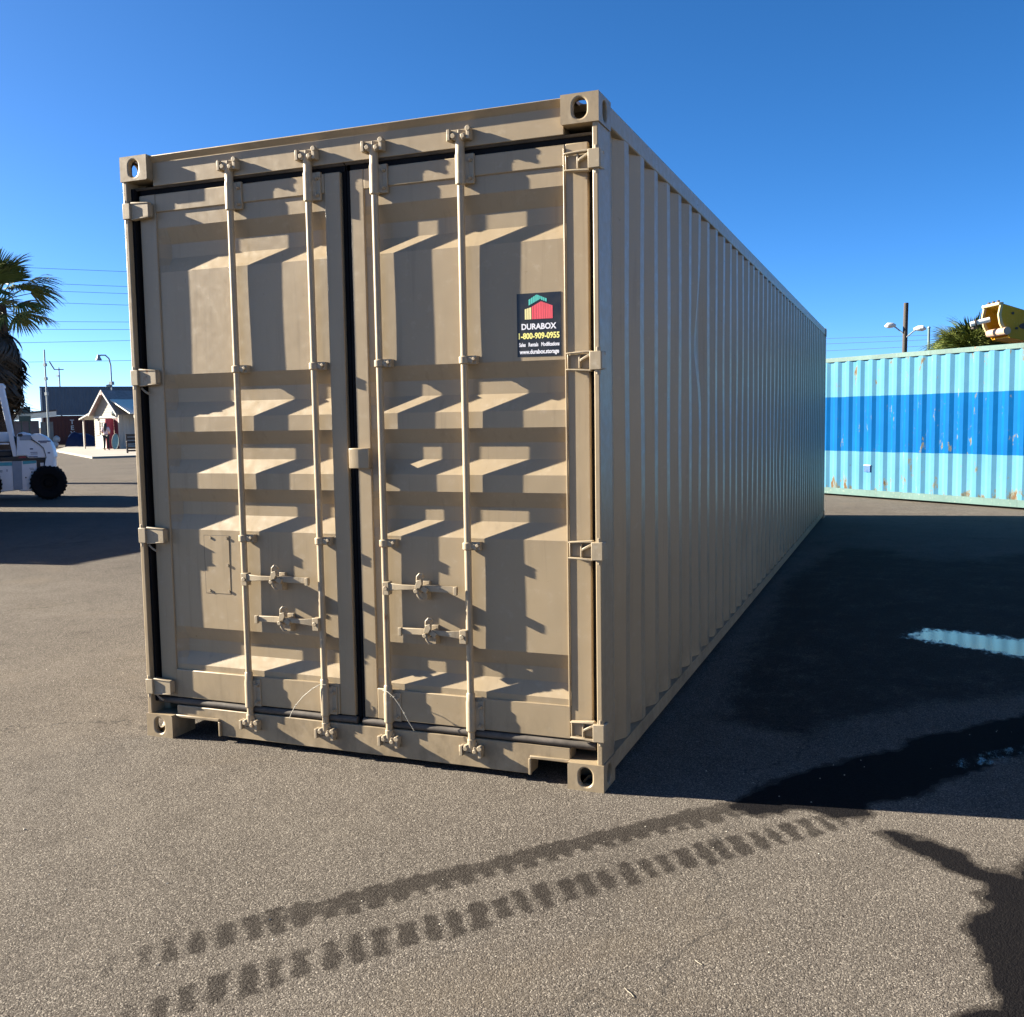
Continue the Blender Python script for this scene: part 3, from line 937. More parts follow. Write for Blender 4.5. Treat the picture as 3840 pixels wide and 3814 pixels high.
# ------------------------------------------------------------------ stacked containers far left
d_st = Vector((-64.708 + 70.204, 68.592 - 63.192, 0)).normalized()
def stack(label, z, mat):
    ct = container('shipping_container', label, 12.192, 2.591, mat, (-70.2, 63.2, z), 0, pitch=.30)
    ct.rotation_euler = (0, 0, math.atan2(d_st.y, d_st.x) - R(90) + R(0))
    return ct
ca = stack('dark red container under the grey one, far left behind the shed', 0, M['maroon'])
cb = stack('slate grey container stacked on the dark red one, far left', 2.591, M['slate'])
M['tan_post'] = simple('peach_post', (0.55, 0.40, 0.28), .6)
M['pale_post'] = simple('pale_post', (0.42, 0.44, 0.42), .6)
for ct, mm in ((ca, M['tan_post']), (cb, M['pale_post'])):
    for ch in ct.children:
        if ch.name.startswith('end_wall') and ch.data.vertices[0].co.y < 1: ch.data.materials[0] = mm
        if ch.name.startswith('corner_post') and ch.data.vertices[0].co.y < 1: ch.data.materials[0] = mm
for k, ch in enumerate('TEX'):
    me = text_mesh(ch, .55, .004, .012); me.materials.append(M['white_paint'])
    link_mesh('lettering', me, ca, (.006, 2.5, 2.0 - k * .52), (R(90), 0, R(90)))

# ------------------------------------------------------------------ forklift
def forklift():
    loc = Vector((-16.43, 12.71, 0))
    t = thing('forklift', 'white forklift with teal stripe and fat black rear tyre, cut by the left edge', 'forklift', loc, math.atan2(.725, .688))
    # local: +x rearwards (right in the picture), +y away from the camera, tyre centre at x 0
    Wd = 1.15
    white = simple('machine_white', (0.60, 0.63, 0.68), .38, .05, 5)
    lite = simple('machine_light', (0.68, 0.70, 0.73), .38, .04, 5)
    blk = simple('machine_black', (0.015, 0.016, 0.018), .5, .2)
    teal = simple('machine_teal', (0.03, 0.28, 0.36), .45, .1)
    grey = simple('machine_grey', (0.20, 0.24, 0.30), .5, .1)
    y0, y1 = -.12, Wd - .12
    def P(x, z): return ((x - 735) * .001395, .376 + (1545 - z) * .001534)
    # chassis side: lower body
    low = [P(-900, 1700), P(-900, 1215), P(578, 1215), P(578, 1590), P(555, 1640), P(500, 1662), P(330, 1660), P(310, 1640), P(40, 1660), P(10, 1700)]
    MB().prism(low, 'y', y0 + .10, y1 - .10).build('body', white, t, bevel=.02)
    MB().prism([P(235, 1225), P(370, 1225), P(360, 1630), P(235, 1630)], 'y', y0 + .085, y0 + .12).build('step_recess', grey, t, bevel=.004)
    MB().prism([P(-900, 1290), P(-900, 1240), P(232, 1240), P(232, 1290)], 'y', y0 + .088, y0 + .12).build('teal_stripe', teal, t)
    MB().prism([P(385, 1275), P(385, 1228), P(572, 1228), P(572, 1265)], 'y', y0 + .088, y0 + .12).build('teal_stripe', teal, t)
    # sill line
    MB().prism([P(-900, 1225), P(-900, 1180), P(440, 1160), P(470, 1200), P(720, 1195), P(740, 1225)], 'y', y0 + .07, y1 - .07).build('sill_band', blk, t, bevel=.006)
    MB().prism([P(330, 1185), P(345, 1162), P(430, 1160), P(440, 1188)], 'y', y0 + .060, y0 + .075).build('red_mark', simple('mark_red', (.25, .03, .04), .5), t)
    # engine cover
    eng = [P(300, 1160), P(330, 840), P(400, 820), P(520, 850), P(545, 930), P(690, 1040), P(725, 1190), P(470, 1195), P(440, 1155)]
    MB().prism(eng, 'y', y0 + .05, y1 - .05).build('engine_cover', white, t, bevel=.03, seg=4)
    MB().prism([P(360, 860), P(360, 935), P(520, 935), P(540, 930), P(520, 862)], 'y', y0 + .042, y0 + .06).build('cover_panel', grey, t, bevel=.006)
    MB().prism([P(332, 880), P(340, 840), P(395, 838), P(410, 860), P(395, 882)], 'y', y0 + .035, y0 + .07).build('air_intake', blk, t, bevel=.005)
    # counterweight: rounded in plan as well
    cw = [(700, 1340), (735, 1195), (700, 1050), (545, 925), (515, 868), (560, 850), (660, 848), (760, 895), (830, 970), (868, 1060), (888, 1180), (868, 1200), (866, 1330)]
    mb = MB()
    n = 9; rings = []
    for k in range(n):
        v = -1 + 2 * k / (n - 1)
        sc = 1 - .16 * abs(v) ** 4
        rings.append([((P(x, z)[0] - (1 - sc) * max(0, P(x, z)[0] + .2)), y0 + .02 + (Wd - .04) * (v + 1) / 2, P(x, z)[1]) for x, z in cw])
    m_ = len(cw); vs = [q for r_ in rings for q in r_]; fs = []
    for k in range(n - 1):
        for i in range(m_): fs.append((k * m_ + i, k * m_ + (i + 1) % m_, (k + 1) * m_ + (i + 1) % m_, (k + 1) * m_ + i))
    fs += [tuple(range(m_)), tuple((n - 1) * m_ + i for i in range(m_))]
    mb.add(vs, fs); mb.build('counterweight', lite, t, bevel=.02, seg=3)
    # seam and decals
    mb = MB()
    sm = [P(520, 925), P(560, 945), P(640, 1000), P(690, 1050), P(708, 1110), P(722, 1195)]
    mb.tube([(a, y0 + .028, b) for a, b in sm], .010, 6); mb.build('seam', blk, t)
    for (xa, xb, za, zb) in ((620, 800, 945, 962), (640, 740, 968, 980), (495, 540, 1050, 1068), (500, 600, 1105, 1113), (505, 600, 1128, 1136), (480, 600, 1165, 1180), (745, 780, 1110, 1130)):
        a, b = P(xa, za), P(xb, zb)
        yy = y0 + (.012 if xa > 610 else .043)
        MB().box(a[0], b[0], yy, yy + .02, b[1], a[1]).build('decal', simple('decal_navy', (.06, .07, .14), .5), t)
    for (x, z) in ((530, 1520), (465, 1620), (415, 1465), (505, 1390)):
        a = P(x, z); MB().cyl((a[0], y0 + .102, a[1]), (a[0], y0 + .09, a[1]), .016, 10).build('bolt', blk, t)
    for (xa, xb, za, zb) in ((45, 95, 1350, 1370), (60, 90, 1376, 1384), (150, 165, 1340, 1372), (0, 60, 1415, 1424), (10, 70, 1440, 1446), (470, 530, 1330, 1338), (480, 540, 1348, 1356)):
        a, b = P(xa, za), P(xb, zb)
        MB().box(a[0], b[0], y0 + .094, y0 + .11, b[1], a[1]).build('decal', grey, t)
    # lamp in the wheel arch, arch liner
    a = P(655, 1285)
    MB().prism([P(580, 1215), P(740, 1215), P(800, 1340), P(760, 1420), P(580, 1420)], 'y', y0 + .14, y1 - .14).build('wheel_arch', blk, t)
    MB().box(a[0] - .036, a[0] + .036, y0 + .10, y0 + .15, a[1] - .036, a[1] + .036).build('lamp', lite, t, bevel=.006)
    # wheels
    def wheel(x, z, r, w, yy):
        mb = MB()
        mb.lathe([(r * .52, 0), (r * .60, -.01), (r * .86, -.012), (r * .97, .02), (r, .06), (r, w - .06), (r * .97, w - .02), (r * .86, w + .012), (r * .52, w)], (x, yy, z), (0, 1, 0), 32)
        tr = mb.build('tyre', M['rubber'], t)
        lg = MB()
        for k in range(26):
            a = 2 * math.pi * k / 26
            c = Vector((x + math.cos(a) * r, 0, z + math.sin(a) * r))
            lg.box(c.x - .018, c.x + .018, yy + .02, yy + w - .02, c.z - .014, c.z + .014, rot=(0, -a + R(90), 0), piv=(c.x, yy + w / 2, c.z))
        lg.build('tread', M['rubber'], tr)
        rm = MB(); rm.lathe([(0, .05), (r * .2, .05), (r * .22, .02), (r * .3, .06), (r * .45, .05), (r * .53, .005)], (x, yy, z), (0, 1, 0), 24)
        rm.build('rim', M['rubber'], tr)
    wheel(0, .372, .365, .26, y0 - .03); wheel(0, .372, .365, .26, y1 - .23)
    wheel(-1.28, .372, .36, .28, y0 - .02); wheel(-1.28, .372, .36, .28, y1 - .26)
    # overhead guard
    for yy in (y0 + .08, y1 - .16):
        g = MB()
        pa, pb = P(130, 175), P(265, 1165); wd = .085
        g.prism([(pa[0] - wd * .6, pa[1]), (pa[0] + wd * .7, pa[1]), (pb[0] + wd * .9, pb[1]), (pb[0] - wd * .2, pb[1])], 'y', yy, yy + .08)
        g.build('guard_post', white, t, bevel=.012)
        pa, pb = P(-640, 185), P(-740, 1165)
        MB().prism([(pa[0] - .04, pa[1]), (pa[0] + .04, pa[1]), (pb[0] + .04, pb[1]), (pb[0] - .04, pb[1])], 'y', yy, yy + .08).build('guard_post', white, t, bevel=.012)
        a, b = P(-680, 185), P(190, 135)
        MB().box(a[0], b[0], yy - .01, yy + .09, a[1], b[1]).build('guard_beam', white, t, bevel=.025, seg=3)
    for k in range(7):
        a = P(-600 + k * 120, 150)
        MB().box(a[0], a[0] + .03, y0 + .16, y1 - .16, a[1] - .03, a[1]).build('guard_bar', white, t)
    # seat, dash, steering wheel, mast (outside the picture)
    MB().box(-1.0, -.62, .1, .72, .95, 1.10).build('seat', blk, t, bevel=.03)
    MB().box(-.70, -.60, .1, .72, 1.08, 1.40).build('seat_back', blk, t, bevel=.03)
    a, b = P(-600, 960), P(205, 815)
    MB().box(a[0], b[0], y1 - .22, y1 - .16, a[1], b[1]).build('side_shield', lite, t, bevel=.01)
    a, b = P(-600, 990), P(210, 968)
    MB().box(a[0], b[0], y0 + .12, y0 + .17, a[1], b[1]).build('grab_rail', lite, t, bevel=.008)
    MB().box(-1.75, -1.45, y0 + .1, y1 - .1, .5, 1.25).build('dash', white, t, bevel=.03)
    for yy in (.12, .72):
        MB().box(-1.98, -1.86, yy, yy + .08, .12, 2.3).build('mast', grey, t, bevel=.006)
        MB().box(-3.05, -1.98, yy, yy + .1, .10, .145).build('fork', blk, t)
    MB().box(-2.03, -1.98, .06, .86, .2, .62).build('carriage', blk, t)
forklift()

# ------------------------------------------------------------------ palms
def leaf_material(name, a, b):
    t = NT(name)
    oi = t.n('ShaderNodeObjectInfo')
    c = t.mix(oi.outputs['Random'], a, b)
    c = t.mix(t.lin(t.noise(9, 4), .3, .7, 0, .6), c, tuple(q * .55 for q in b))
    return t.fin(c, .5, None, 0, .35)
M['frond'] = leaf_material('palm_green', (0.150, 0.165, 0.036), (0.070, 0.105, 0.024))
M['frond_dead'] = leaf_material('palm_dead', (0.055, 0.036, 0.019), (0.035, 0.023, 0.013))
M['palm_trunk'] = simple('palm_bark', (0.055, 0.035, 0.022), .9, .35, 7, .02, 20)

def fan_leaf(seed, stem=.75, blade=.80, droop=.35, n=30, spread=2.5, w=.030):
    """fan-palm leaf: local x outwards, z up"""
    rr = random.Random(seed)
    mb = MB()
    pts = [(stem * k / 5, 0, -.10 * droop * stem * (k / 5) ** 2) for k in range(6)]
    mb.tube(pts, .016, 5, r1=.010)
    hx, hz = pts[-1][0], pts[-1][2]
    for i in range(n):
        a = -spread / 2 + spread * i / (n - 1) + rr.uniform(-.03, .03)
        Ln = blade * (.70 + .30 * math.cos(a * .8)) * rr.uniform(.88, 1.08)
        ca, sa = math.cos(a), math.sin(a)
        dr = droop * rr.uniform(.7, 1.5)
        fold = .10 * abs(sa)
        prev = None
        seg = 5
        for k in range(seg + 1):
            q = k / seg
            lx = Ln * q * (1 - .18 * dr * q * q)
            z = hz + fold * q * Ln * .5 - dr * Ln * (q ** 2.6) * .75
            ww = w * (.35 + 1.1 * q) * (1 - q) ** .55 * (1.0 if q < 1 else 0) + .002
            px, py = hx + ca * lx, sa * lx
            cur = ((px + sa * ww, py - ca * ww, z + .010 * (1 - q)), (px - sa * ww, py + ca * ww, z - .004))
            if prev:
                mb.add([prev[0], prev[1], cur[1], cur[0]], [(0, 1, 2, 3)])
            prev = cur
    return mb.mesh('frond', smooth=False, fix=False)

FANS = [fan_leaf(k, stem=.70 + .08 * (k % 3), droop=.28 + .16 * (k % 4)) for k in range(6)]
DEADS = [fan_leaf(30 + k, stem=.55, blade=.85, droop=1.1, n=18, spread=1.7, w=.035) for k in range(3)]
for q in FANS: q.materials.append(M['frond'])
for q in DEADS: q.materials.append(M['frond_dead'])

def palm(loc, h, label, r_trunk=.26, n_green=46, n_dead=60, scale=1.0, skirt=2.0, seed=1, top_only=False):
    rr = random.Random(seed)
    t = thing('fan_palm', label, 'palm tree', loc, 0)
    tp, rad = [], []
    for k in range(13):
        q = k / 12
        tp.append((.10 * math.sin(q * 2.2), .05 * q, h * q)); rad.append(r_trunk * (1.25 - .35 * q + (.03 if k % 2 else 0)))
    MB().tube(tp, rad, 14).build('trunk', M['palm_trunk'], t)
    top = Vector(tp[-1])
    for i in range(n_green):
        el = R(88 - 108 * (i / n_green) ** .9 + rr.uniform(-6, 6))
        az = i * 2.39996 + rr.uniform(-.2, .2)
        s_ = scale * rr.uniform(.85, 1.12)
        me = FANS[rr.randrange(6)]
        o = link_mesh('frond', me, t, top + Vector((0, 0, rr.uniform(-.15, .15))), (0, 0, 0), (s_, s_, s_))
        o.rotation_euler = (Matrix.Rotation(az, 3, 'Z') @ Matrix.Rotation(-el, 3, 'Y') @ Matrix.Rotation(rr.uniform(-.5, .5), 3, 'X')).to_euler()
    for i in range(n_dead):
        q = i / max(1, n_dead)
        az = i * 2.39996 + rr.uniform(-.3, .3)
        el = R(rr.uniform(-84, -56) + 10 * (1 - q))
        s_ = scale * rr.uniform(.8, 1.15)
        o = link_mesh('dead_frond', DEADS[rr.randrange(3)], t, Vector((tp[-1][0] * (1 - q * skirt / h), 0, h - .25 - skirt * q)) + Vector((math.cos(az) * .14, math.sin(az) * .14, 0)), (0, 0, 0), (s_, s_, s_))
        o.rotation_euler = (Matrix.Rotation(az, 3, 'Z') @ Matrix.Rotation(-el, 3, 'Y') @ Matrix.Rotation(rr.uniform(-.7, .7), 3, 'X')).to_euler()
    return t
palm((-22.85, 17.2, 0), 5.05, 'fan palm with a shaggy skirt of dead fronds, at the left edge', seed=3, scale=1.08, skirt=1.6, n_dead=90, n_green=42)
palm((2.55, 23.0, 0), 2.75, 'green fan palm showing above the blue container', seed=8, n_green=100, n_dead=10, scale=.78, skirt=.5)
palm((1.95, 24.2, 0), 2.75, 'smaller fan palm tips left of the other one above the blue container', seed=11, n_green=60, n_dead=4, scale=.46, skirt=.4)

# ------------------------------------------------------------------ shed beyond the yard
def shed():
    # local x: along the gable to the left in the picture (width), local y: along the long side
    t = thing('shed', 'small cream shed with steep gable, porch and red door', 'shed', (-46.44, 47.14, .10), math.atan2(.966, .245) - R(90))
    # local +y -> (.245,.966); local -x -> (-.966,.245)
    def boards(name, col, var):
        q = NT(name)
        xyz = q.sep('Object')
        c = q.mix(q.lin(q.noise(3, 5, sc3=(6, 6, .6)), .3, .7), tuple(v * (1 - var) for v in col), col)
        return q.fin(c, .75)
    cream = boards('cream_boards', (0.25, 0.225, 0.18), .12)
    wht = boards('white_boards', (0.38, 0.35, 0.30), .08)
    shing = simple('grey_shingle', (0.22, 0.20, 0.19), .85, .25, 5, .01, 30)
    metal = simple('white_roof_metal', (0.74, 0.69, 0.56), .5, .06)
    trim = simple('pale_trim', (0.27, 0.255, 0.23), .6)
    dk = simple('window_dark', (0.012, 0.02, 0.018), .12)
    Wd, L, he, ha = 2.85, 6.5, 2.35, 3.75
    # clapboards on the gable, each its own piece
    nb = 22; bh = ha / nb
    for k in range(nb):
        z0, z1 = k * bh, (k + 1) * bh
        def half(z): return Wd / 2 if z <= he else Wd / 2 * max(0.02, (ha - z) / (ha - he))
        h0, h1 = half(z0), half(z1)
        c = -Wd / 2
        MB().add([(c - h0, -.018, z0), (c + h0, -.018, z0), (c + h1, -.004, z1), (c - h1, -.004, z1), (c - h0, .04, z0), (c + h0, .04, z0), (c + h1, .04, z1), (c - h1, .04, z1)],
                 [(0, 1, 2, 3), (7, 6, 5, 4), (0, 4, 5, 1), (2, 6, 7, 3), (0, 3, 7, 4), (1, 5, 6, 2)]).build('clapboard', cream, t, smooth=False)
    # long side: vertical boards
    for k in range(26):
        a = k * L / 26
        MB().box(-.03, .012 if k % 2 else .004, a + .006, a + L / 26 - .006, 0, he).build('board', wht, t, smooth=False)
    MB().box(-.04, -.032, 0, L, 0, he).build('side_wall', cream, t)
    MB().box(-Wd, -Wd + .04, .05, L, 0, he).build('side_wall', cream, t)
    MB().box(-Wd + .05, -.05, L - .05, L, 0, he).build('back_wall', cream, t)
    # roof slabs with overhang and white barge boards
    sl = (ha - he) / (Wd / 2)
    for sx in (1, -1):
        ex = .18
        x_e = (0 + ex) if sx > 0 else (-Wd - ex)
        z_e = he - ex * sl
        P = [(-Wd / 2, ha + .02), (x_e, z_e + .02), (x_e, z_e + .09), (-Wd / 2, ha + .10)]
        MB().prism(P, 'y', -.28, L + .2).build('roof', shing, t)
        P = [(-Wd / 2, ha - .04), (x_e, z_e - .05), (x_e, z_e + .105), (-Wd / 2, ha + .12)]
        MB().prism(P, 'y', -.33, -.281).build('barge_board', trim, t)
    MB().box(-Wd / 2 - .10, -Wd / 2 + .10, -.34, -.30, ha - .22, ha + .02).build('ridge_finial', simple('finial_red', (.2, .06, .05), .6), t)
    # left lean-to porch
    MB().prism([(-Wd - .05, he - .03), (-Wd - 1.45, he - .42), (-Wd - 1.45, he - .34), (-Wd - .05, he + .08)], 'y', -.25, 3.2).build('porch_roof', trim, t)
    for yy in (-.1, 1.5, 3.0):
        MB().box(-Wd - 1.25, -Wd - 1.16, yy, yy + .09, 0, he - .36).build('porch_post', trim, t)
    MB().box(-Wd - 1.2, -Wd - .02, 3.05, 3.1, 0, he - .4).build('porch_back', dk, t)
    # right porch: low pitch white metal roof along the long side
    MB().prism([(-.80, 3.16), (1.35, he - .10), (1.35, he - .03), (-.80, 3.24)], 'y', -.10, L).build('porch_roof', metal, t)
    MB().box(1.24, 1.33, .25, L, he - .34, he - .15).build('porch_beam', wht, t)
    for yy in (.3, 2.1, 4.3):
        MB().box(1.22, 1.31, yy, yy + .10, 0, he - .3).build('porch_post', trim, t)
    # gable details
    def wbox(nm, x0, x1, z0, z1, mat, d0=-.05, d1=-.002):
        return MB().box(-x1, -x0, d0, d1, z0, z1).build(nm, mat, t)
    wn_ = wbox('window', 1.58, 2.02, .98, 1.80, trim, -.045)
    MB().box(-1.97, -1.63, -.052, -.040, 1.03, 1.75).build('pane', dk, wn_)
    wn2 = wbox('window', 2.2, 2.65, .9, 1.80, trim, -.045)
    MB().box(-2.60, -2.25, -.052, -.040, .95, 1.75).build('pane', simple('pane_pale', (.3, .32, .3), .15), wn2)
    wbox('notice_board', .70, 1.50, 1.30, 1.90, wht, -.06)
    wbox('wall_panel', .66, 2.15, .05, .92, simple('panel_green', (.36, .42, .38), .6), -.055)
    wbox('trim_board', .0, Wd, 2.02, 2.16, trim, -.06)
    MB().lathe([(0, -.16), (.17, -.15), (.19, -.05), (.16, 0)], (-.42, -.02, 2.32), (0, 1, 0), 16).build('wall_lamp', dk, t)
    MB().box(-.95, -.85, -.07, -.01, 2.75, 3.0).build('gable_vent', dk, t)
    # red door standing open at the corner
    dr = MB().box(-.62, -.58, -.62, -.03, .02, 1.98).build('door', simple('door_red', (.42, .05, .07), .5, .1), t, bevel=.01)
    MB().box(-.56, -.08, -.03, -.003, .02, 1.98).build('doorway', simple('doorway_maroon', (.10, .012, .02), .7), t)
    MB().box(-.06, .05, -.06, -.002, 0, 2.2).build('corner_board', wht, t)
    MB().box(-.70, .02, -.06, -.01, 1.99, 2.06).build('door_lintel', trim, t)
    return t
sh = shed()

def local(t, p):
    c, s_ = math.cos(t.rotation_euler.z), math.sin(t.rotation_euler.z)
    return Vector((t.location.x + c * p[0] - s_ * p[1], t.location.y + s_ * p[0] + c * p[1], t.location.z + p[2]))

# oval teal board leaning on the shed corner
def teal_board():
    t = thing('oval_board', 'oval teal board leaning on the shed by the red door', 'board', local(sh, (.25, -.55, 0)), sh.rotation_euler.z + R(25))
    mb = MB(); rim = MB()
    n = 26; ring = []
    for k in range(n):
        a = 2 * math.pi * k / n
        ring.append((.24 * math.cos(a), .50 + .50 * math.sin(a)))
    mb.prism(ring, 'y', 0, .05)
    o = mb.build('board', simple('teal_faded', (.10, .22, .24), .6, .3, 8), t, bevel=.01)
    o.rotation_euler = (R(-8), 0, 0)
    rim.tube([(x * 1.02, .02, .5 + (z - .5) * 1.02) for x, z in ring] + [(ring[0][0] * 1.02, .02, ring[0][1])], .032, 8)
    r_ = rim.build('rim', simple('rim_dark', (.03, .04, .045), .7), t); r_.rotation_euler = (R(-8), 0, 0)
teal_board()

# dark slatted bench with a high back at the right of the shed
def bench():
    t = thing('garden_bench', 'dark slatted wooden bench right of the shed, beside the beige container edge', 'bench', (-37.95, 39.95, .10), R(45))
    wd = simple('bench_wood', (.055, .04, .03), .7, .4, 8)
    for x in (-1.0, .95):
        for y in (-.02, .48):
            MB().box(x, x + .08, y, y + .08, 0, .62 if y < .2 else 1.05).build('leg', wd, t)
        MB().box(x, x + .08, -.02, .56, .60, .66).build('arm', wd, t)
    for k in range(4): MB().box(-1.0, 1.03, .0 + k * .125, .10 + k * .125, .42, .455).build('seat_slat', wd, t)
    for k in range(3): MB().box(-1.0, 1.03, .50, .53, .52 + k * .19, .66 + k * .19).build('back_slat', wd, t)
    for k in range(2): MB().box(-1.0, 1.03, .01, .04, .08 + k * .16, .18 + k * .16).build('front_slat', wd, t)
bench()

# tarpaulin heap and white sacks
def heap():
    rr = random.Random(5)
    G = []
    for i in range(15):
        row = []
        for k in range(19):
            a, b = i / 14 * 2 - 1, k / 18 * 2 - 1
            e = max(abs(a) ** 3, abs(b) ** 4)
            z = 1.05 * (1 - e) * (1 - .25 * b) + .05 * math.sin(a * 5 + b * 7) * (1 - e) + rr.uniform(-.02, .02) * (1 - e)
            row.append((b * 1.3, a * .75, max(0, z)))
        G.append(row)
    mb = MB(); mb.grid(G)
    o = mb.build('tarpaulin_heap', simple('navy_tarp', (.012, .014, .05), .4, .3, 4), smooth=True, fix=False)
    o.location = (-59.6, 57.2, 0); o.rotation_euler = (0, 0, R(44))
    tag(o, 'heap under a dark navy tarpaulin beside the shed porch', 'heap')
    for k, (x, y, z, lb) in enumerate(((-60.95, 55.7, 0, 'lower white sack against the navy tarpaulin'), (-60.85, 55.8, .42, 'upper white sack against the navy tarpaulin'))):
        s = MB(); s.lathe([(0, 0), (.22, .02), (.30, .16), (.28, .34), (.12, .46), (.05, .50), (0, .5)], (0, 0, 0), (0, 0, 1), 14)
        q = s.build('sack', M['white_paint']); q.location = (x, y, z); q.scale = (1, .8, 1)
        tag(q, lb, 'sack', 'white sacks')
heap()

# ------------------------------------------------------------------ person by the shed
def person():
    t = thing('person', 'person with long dark hair in a pale top and black trousers, by the red door', 'person', (-45.0, 44.4, .10), R(20))
    J = {  # joints, facing +y (away and to the right)
        'pelvis': (0, 0, .90), 'waist': (0, .0, 1.06), 'chest': (0, .01, 1.28), 'neck': (0, .01, 1.43), 'head': (0, .03, 1.53), 'crown': (0, .02, 1.62),
        'hipL': (-.095, 0, .86), 'kneeL': (-.11, .02, .48), 'ankL': (-.12, -.02, .08), 'toeL': (-.13, .13, .035),
        'hipR': (.095, 0, .86), 'kneeR': (.11, .05, .48), 'ankR': (.13, .0, .08), 'toeR': (.14, .15, .035),
        'shL': (-.17, 0, 1.38), 'elL': (-.24, -.02, 1.12), 'wrL': (-.16, .19, 1.02), 'haL': (-.10, .27, 1.05),
        'shR': (.17, 0, 1.38), 'elR': (.24, .02, 1.12), 'wrR': (.15, .23, 1.06), 'haR': (.09, .31, 1.09)}
    rad = {'pelvis': .145, 'waist': .115, 'chest': .135, 'neck': .055, 'head': .085, 'crown': .075, 'hipL': .095, 'hipR': .095, 'kneeL': .062, 'kneeR': .062,
           'ankL': .045, 'ankR': .045, 'toeL': .04, 'toeR': .04, 'shL': .065, 'shR': .065, 'elL': .045, 'elR': .045, 'wrL': .032, 'wrR': .032, 'haL': .035, 'haR': .035}
    E_ = [('pelvis', 'waist'), ('waist', 'chest'), ('chest', 'neck'), ('neck', 'head'), ('head', 'crown'), ('pelvis', 'hipL'), ('hipL', 'kneeL'), ('kneeL', 'ankL'), ('ankL', 'toeL'),
          ('pelvis', 'hipR'), ('hipR', 'kneeR'), ('kneeR', 'ankR'), ('ankR', 'toeR'), ('chest', 'shL'), ('shL', 'elL'), ('elL', 'wrL'), ('wrL', 'haL'), ('chest', 'shR'), ('shR', 'elR'), ('elR', 'wrR'), ('wrR', 'haR')]
    names = list(J)
    def skin(nm, keep, mat, grow=0.0, over=None):
        ids = [n for n in names if n in keep]
        me = bpy.data.meshes.new(nm)
        pos = dict(J); pos.update(over or {})
        me.from_pydata([pos[n] for n in ids], [(ids.index(a), ids.index(b)) for a, b in E_ if a in ids and b in ids], [])
        o = bpy.data.objects.new(nm, me); COL.objects.link(o); o.parent = t
        sm = o.modifiers.new('skin', 'SKIN'); sm.use_smooth_shade = True
        for i, n in enumerate(ids):
            me.skin_vertices[0].data[i].radius = (rad[n] + grow, (rad[n] + grow) * (.78 if n in ('pelvis', 'waist', 'chest') else 1))
        me.skin_vertices[0].data[0].use_root = True
        ss = o.modifiers.new('sub', 'SUBSURF'); ss.levels = 2; ss.render_levels = 2
        me.materials.append(mat)
        return o
    skin('body', names, simple('skin', (.38, .22, .15), .55))
    skin('trousers', ['pelvis', 'hipL', 'kneeL', 'ankL', 'hipR', 'kneeR', 'ankR'], simple('trousers_black', (.012, .013, .016), .8), .016)
    skin('top', ['pelvis', 'waist', 'chest', 'shL', 'elL', 'shR', 'elR'], simple('top_pale_pink', (.62, .45, .45), .8), .02, {'pelvis': (0, 0, .96)})
    # hair down the back, feature lumps of the face
    hp = MB()
    hp.tube([(0, .03, 1.68), (0, -.01, 1.645), (0, -.045, 1.56), (0, -.075, 1.44), (0, -.10, 1.28), (0, -.10, 1.15)], [.03, .098, .112, .10, .085, .03], 12)
    hp.build('hair', simple('hair_dark', (.015, .011, .009), .5), t)
    fc = MB()
    fc.lathe([(0, 0), (.014, .008), (.010, .03), (0, .034)], (0, .105, 1.535), (0, .3, 1), 8)
    fc.build('nose', simple('skin_nose', (.38, .22, .15), .55), t)
    for sx in (-1, 1):
        MB().lathe([(0, -.010), (.010, 0), (0, .010)], (sx * .032, .108, 1.57), (0, 1, 0), 8).build('eye', M['rubber'], t)
        for k in range(5):     # fingers, curled round a phone
            f = MB(); bx_ = sx * .10; zz = 1.035 + k * .018 + (.02 if sx > 0 else 0)
            f.tube([(bx_, .27 + (.04 if sx > 0 else 0), zz), (bx_ * .6, .32 + (.03 if sx > 0 else 0), zz + .004), (bx_ * .3, .315 + (.03 if sx > 0 else 0), zz + .006)], .009, 6)
            f.build('finger', simple('skin_finger', (.38, .22, .15), .55), t)
person()

# ------------------------------------------------------------------ far low building and sign box between forklift and red container
def far_canopy():
    t = thing('canopy', 'low open canopy with a pale roof, far left beside the dark red container', 'canopy', (-62.0, 53.0, 0), R(45))
    pale = simple('canopy_pale', (.62, .62, .54), .6); dk = simple('canopy_dark', (.05, .05, .055), .7)
    MB().prism([(-.6, 2.55), (2.9, 2.85), (2.9, 2.95), (-.6, 2.65)], 'y', 0, 5).build('roof', dk, t)
    MB().prism([(-.6, 2.10), (2.9, 2.40), (2.9, 2.80), (-.6, 2.50)], 'y', -.05, -.005).build('fascia', pale, t)
    for x in (-.4, .9, 2.1): MB().box(x, x + .12, .1, .22, 0, 2.4).build('post', dk, t)
    MB().box(-.6, 1.6, 1.2, 1.3, 0, 2.1).build('screen_wall', simple('canopy_mauve', (.10, .09, .11), .7), t)
    MB().box(1.7, 2.6, 1.2, 1.3, 0, 2.0).build('gate_panel', simple('canopy_grey', (.12, .14, .15), .6), t)
far_canopy()
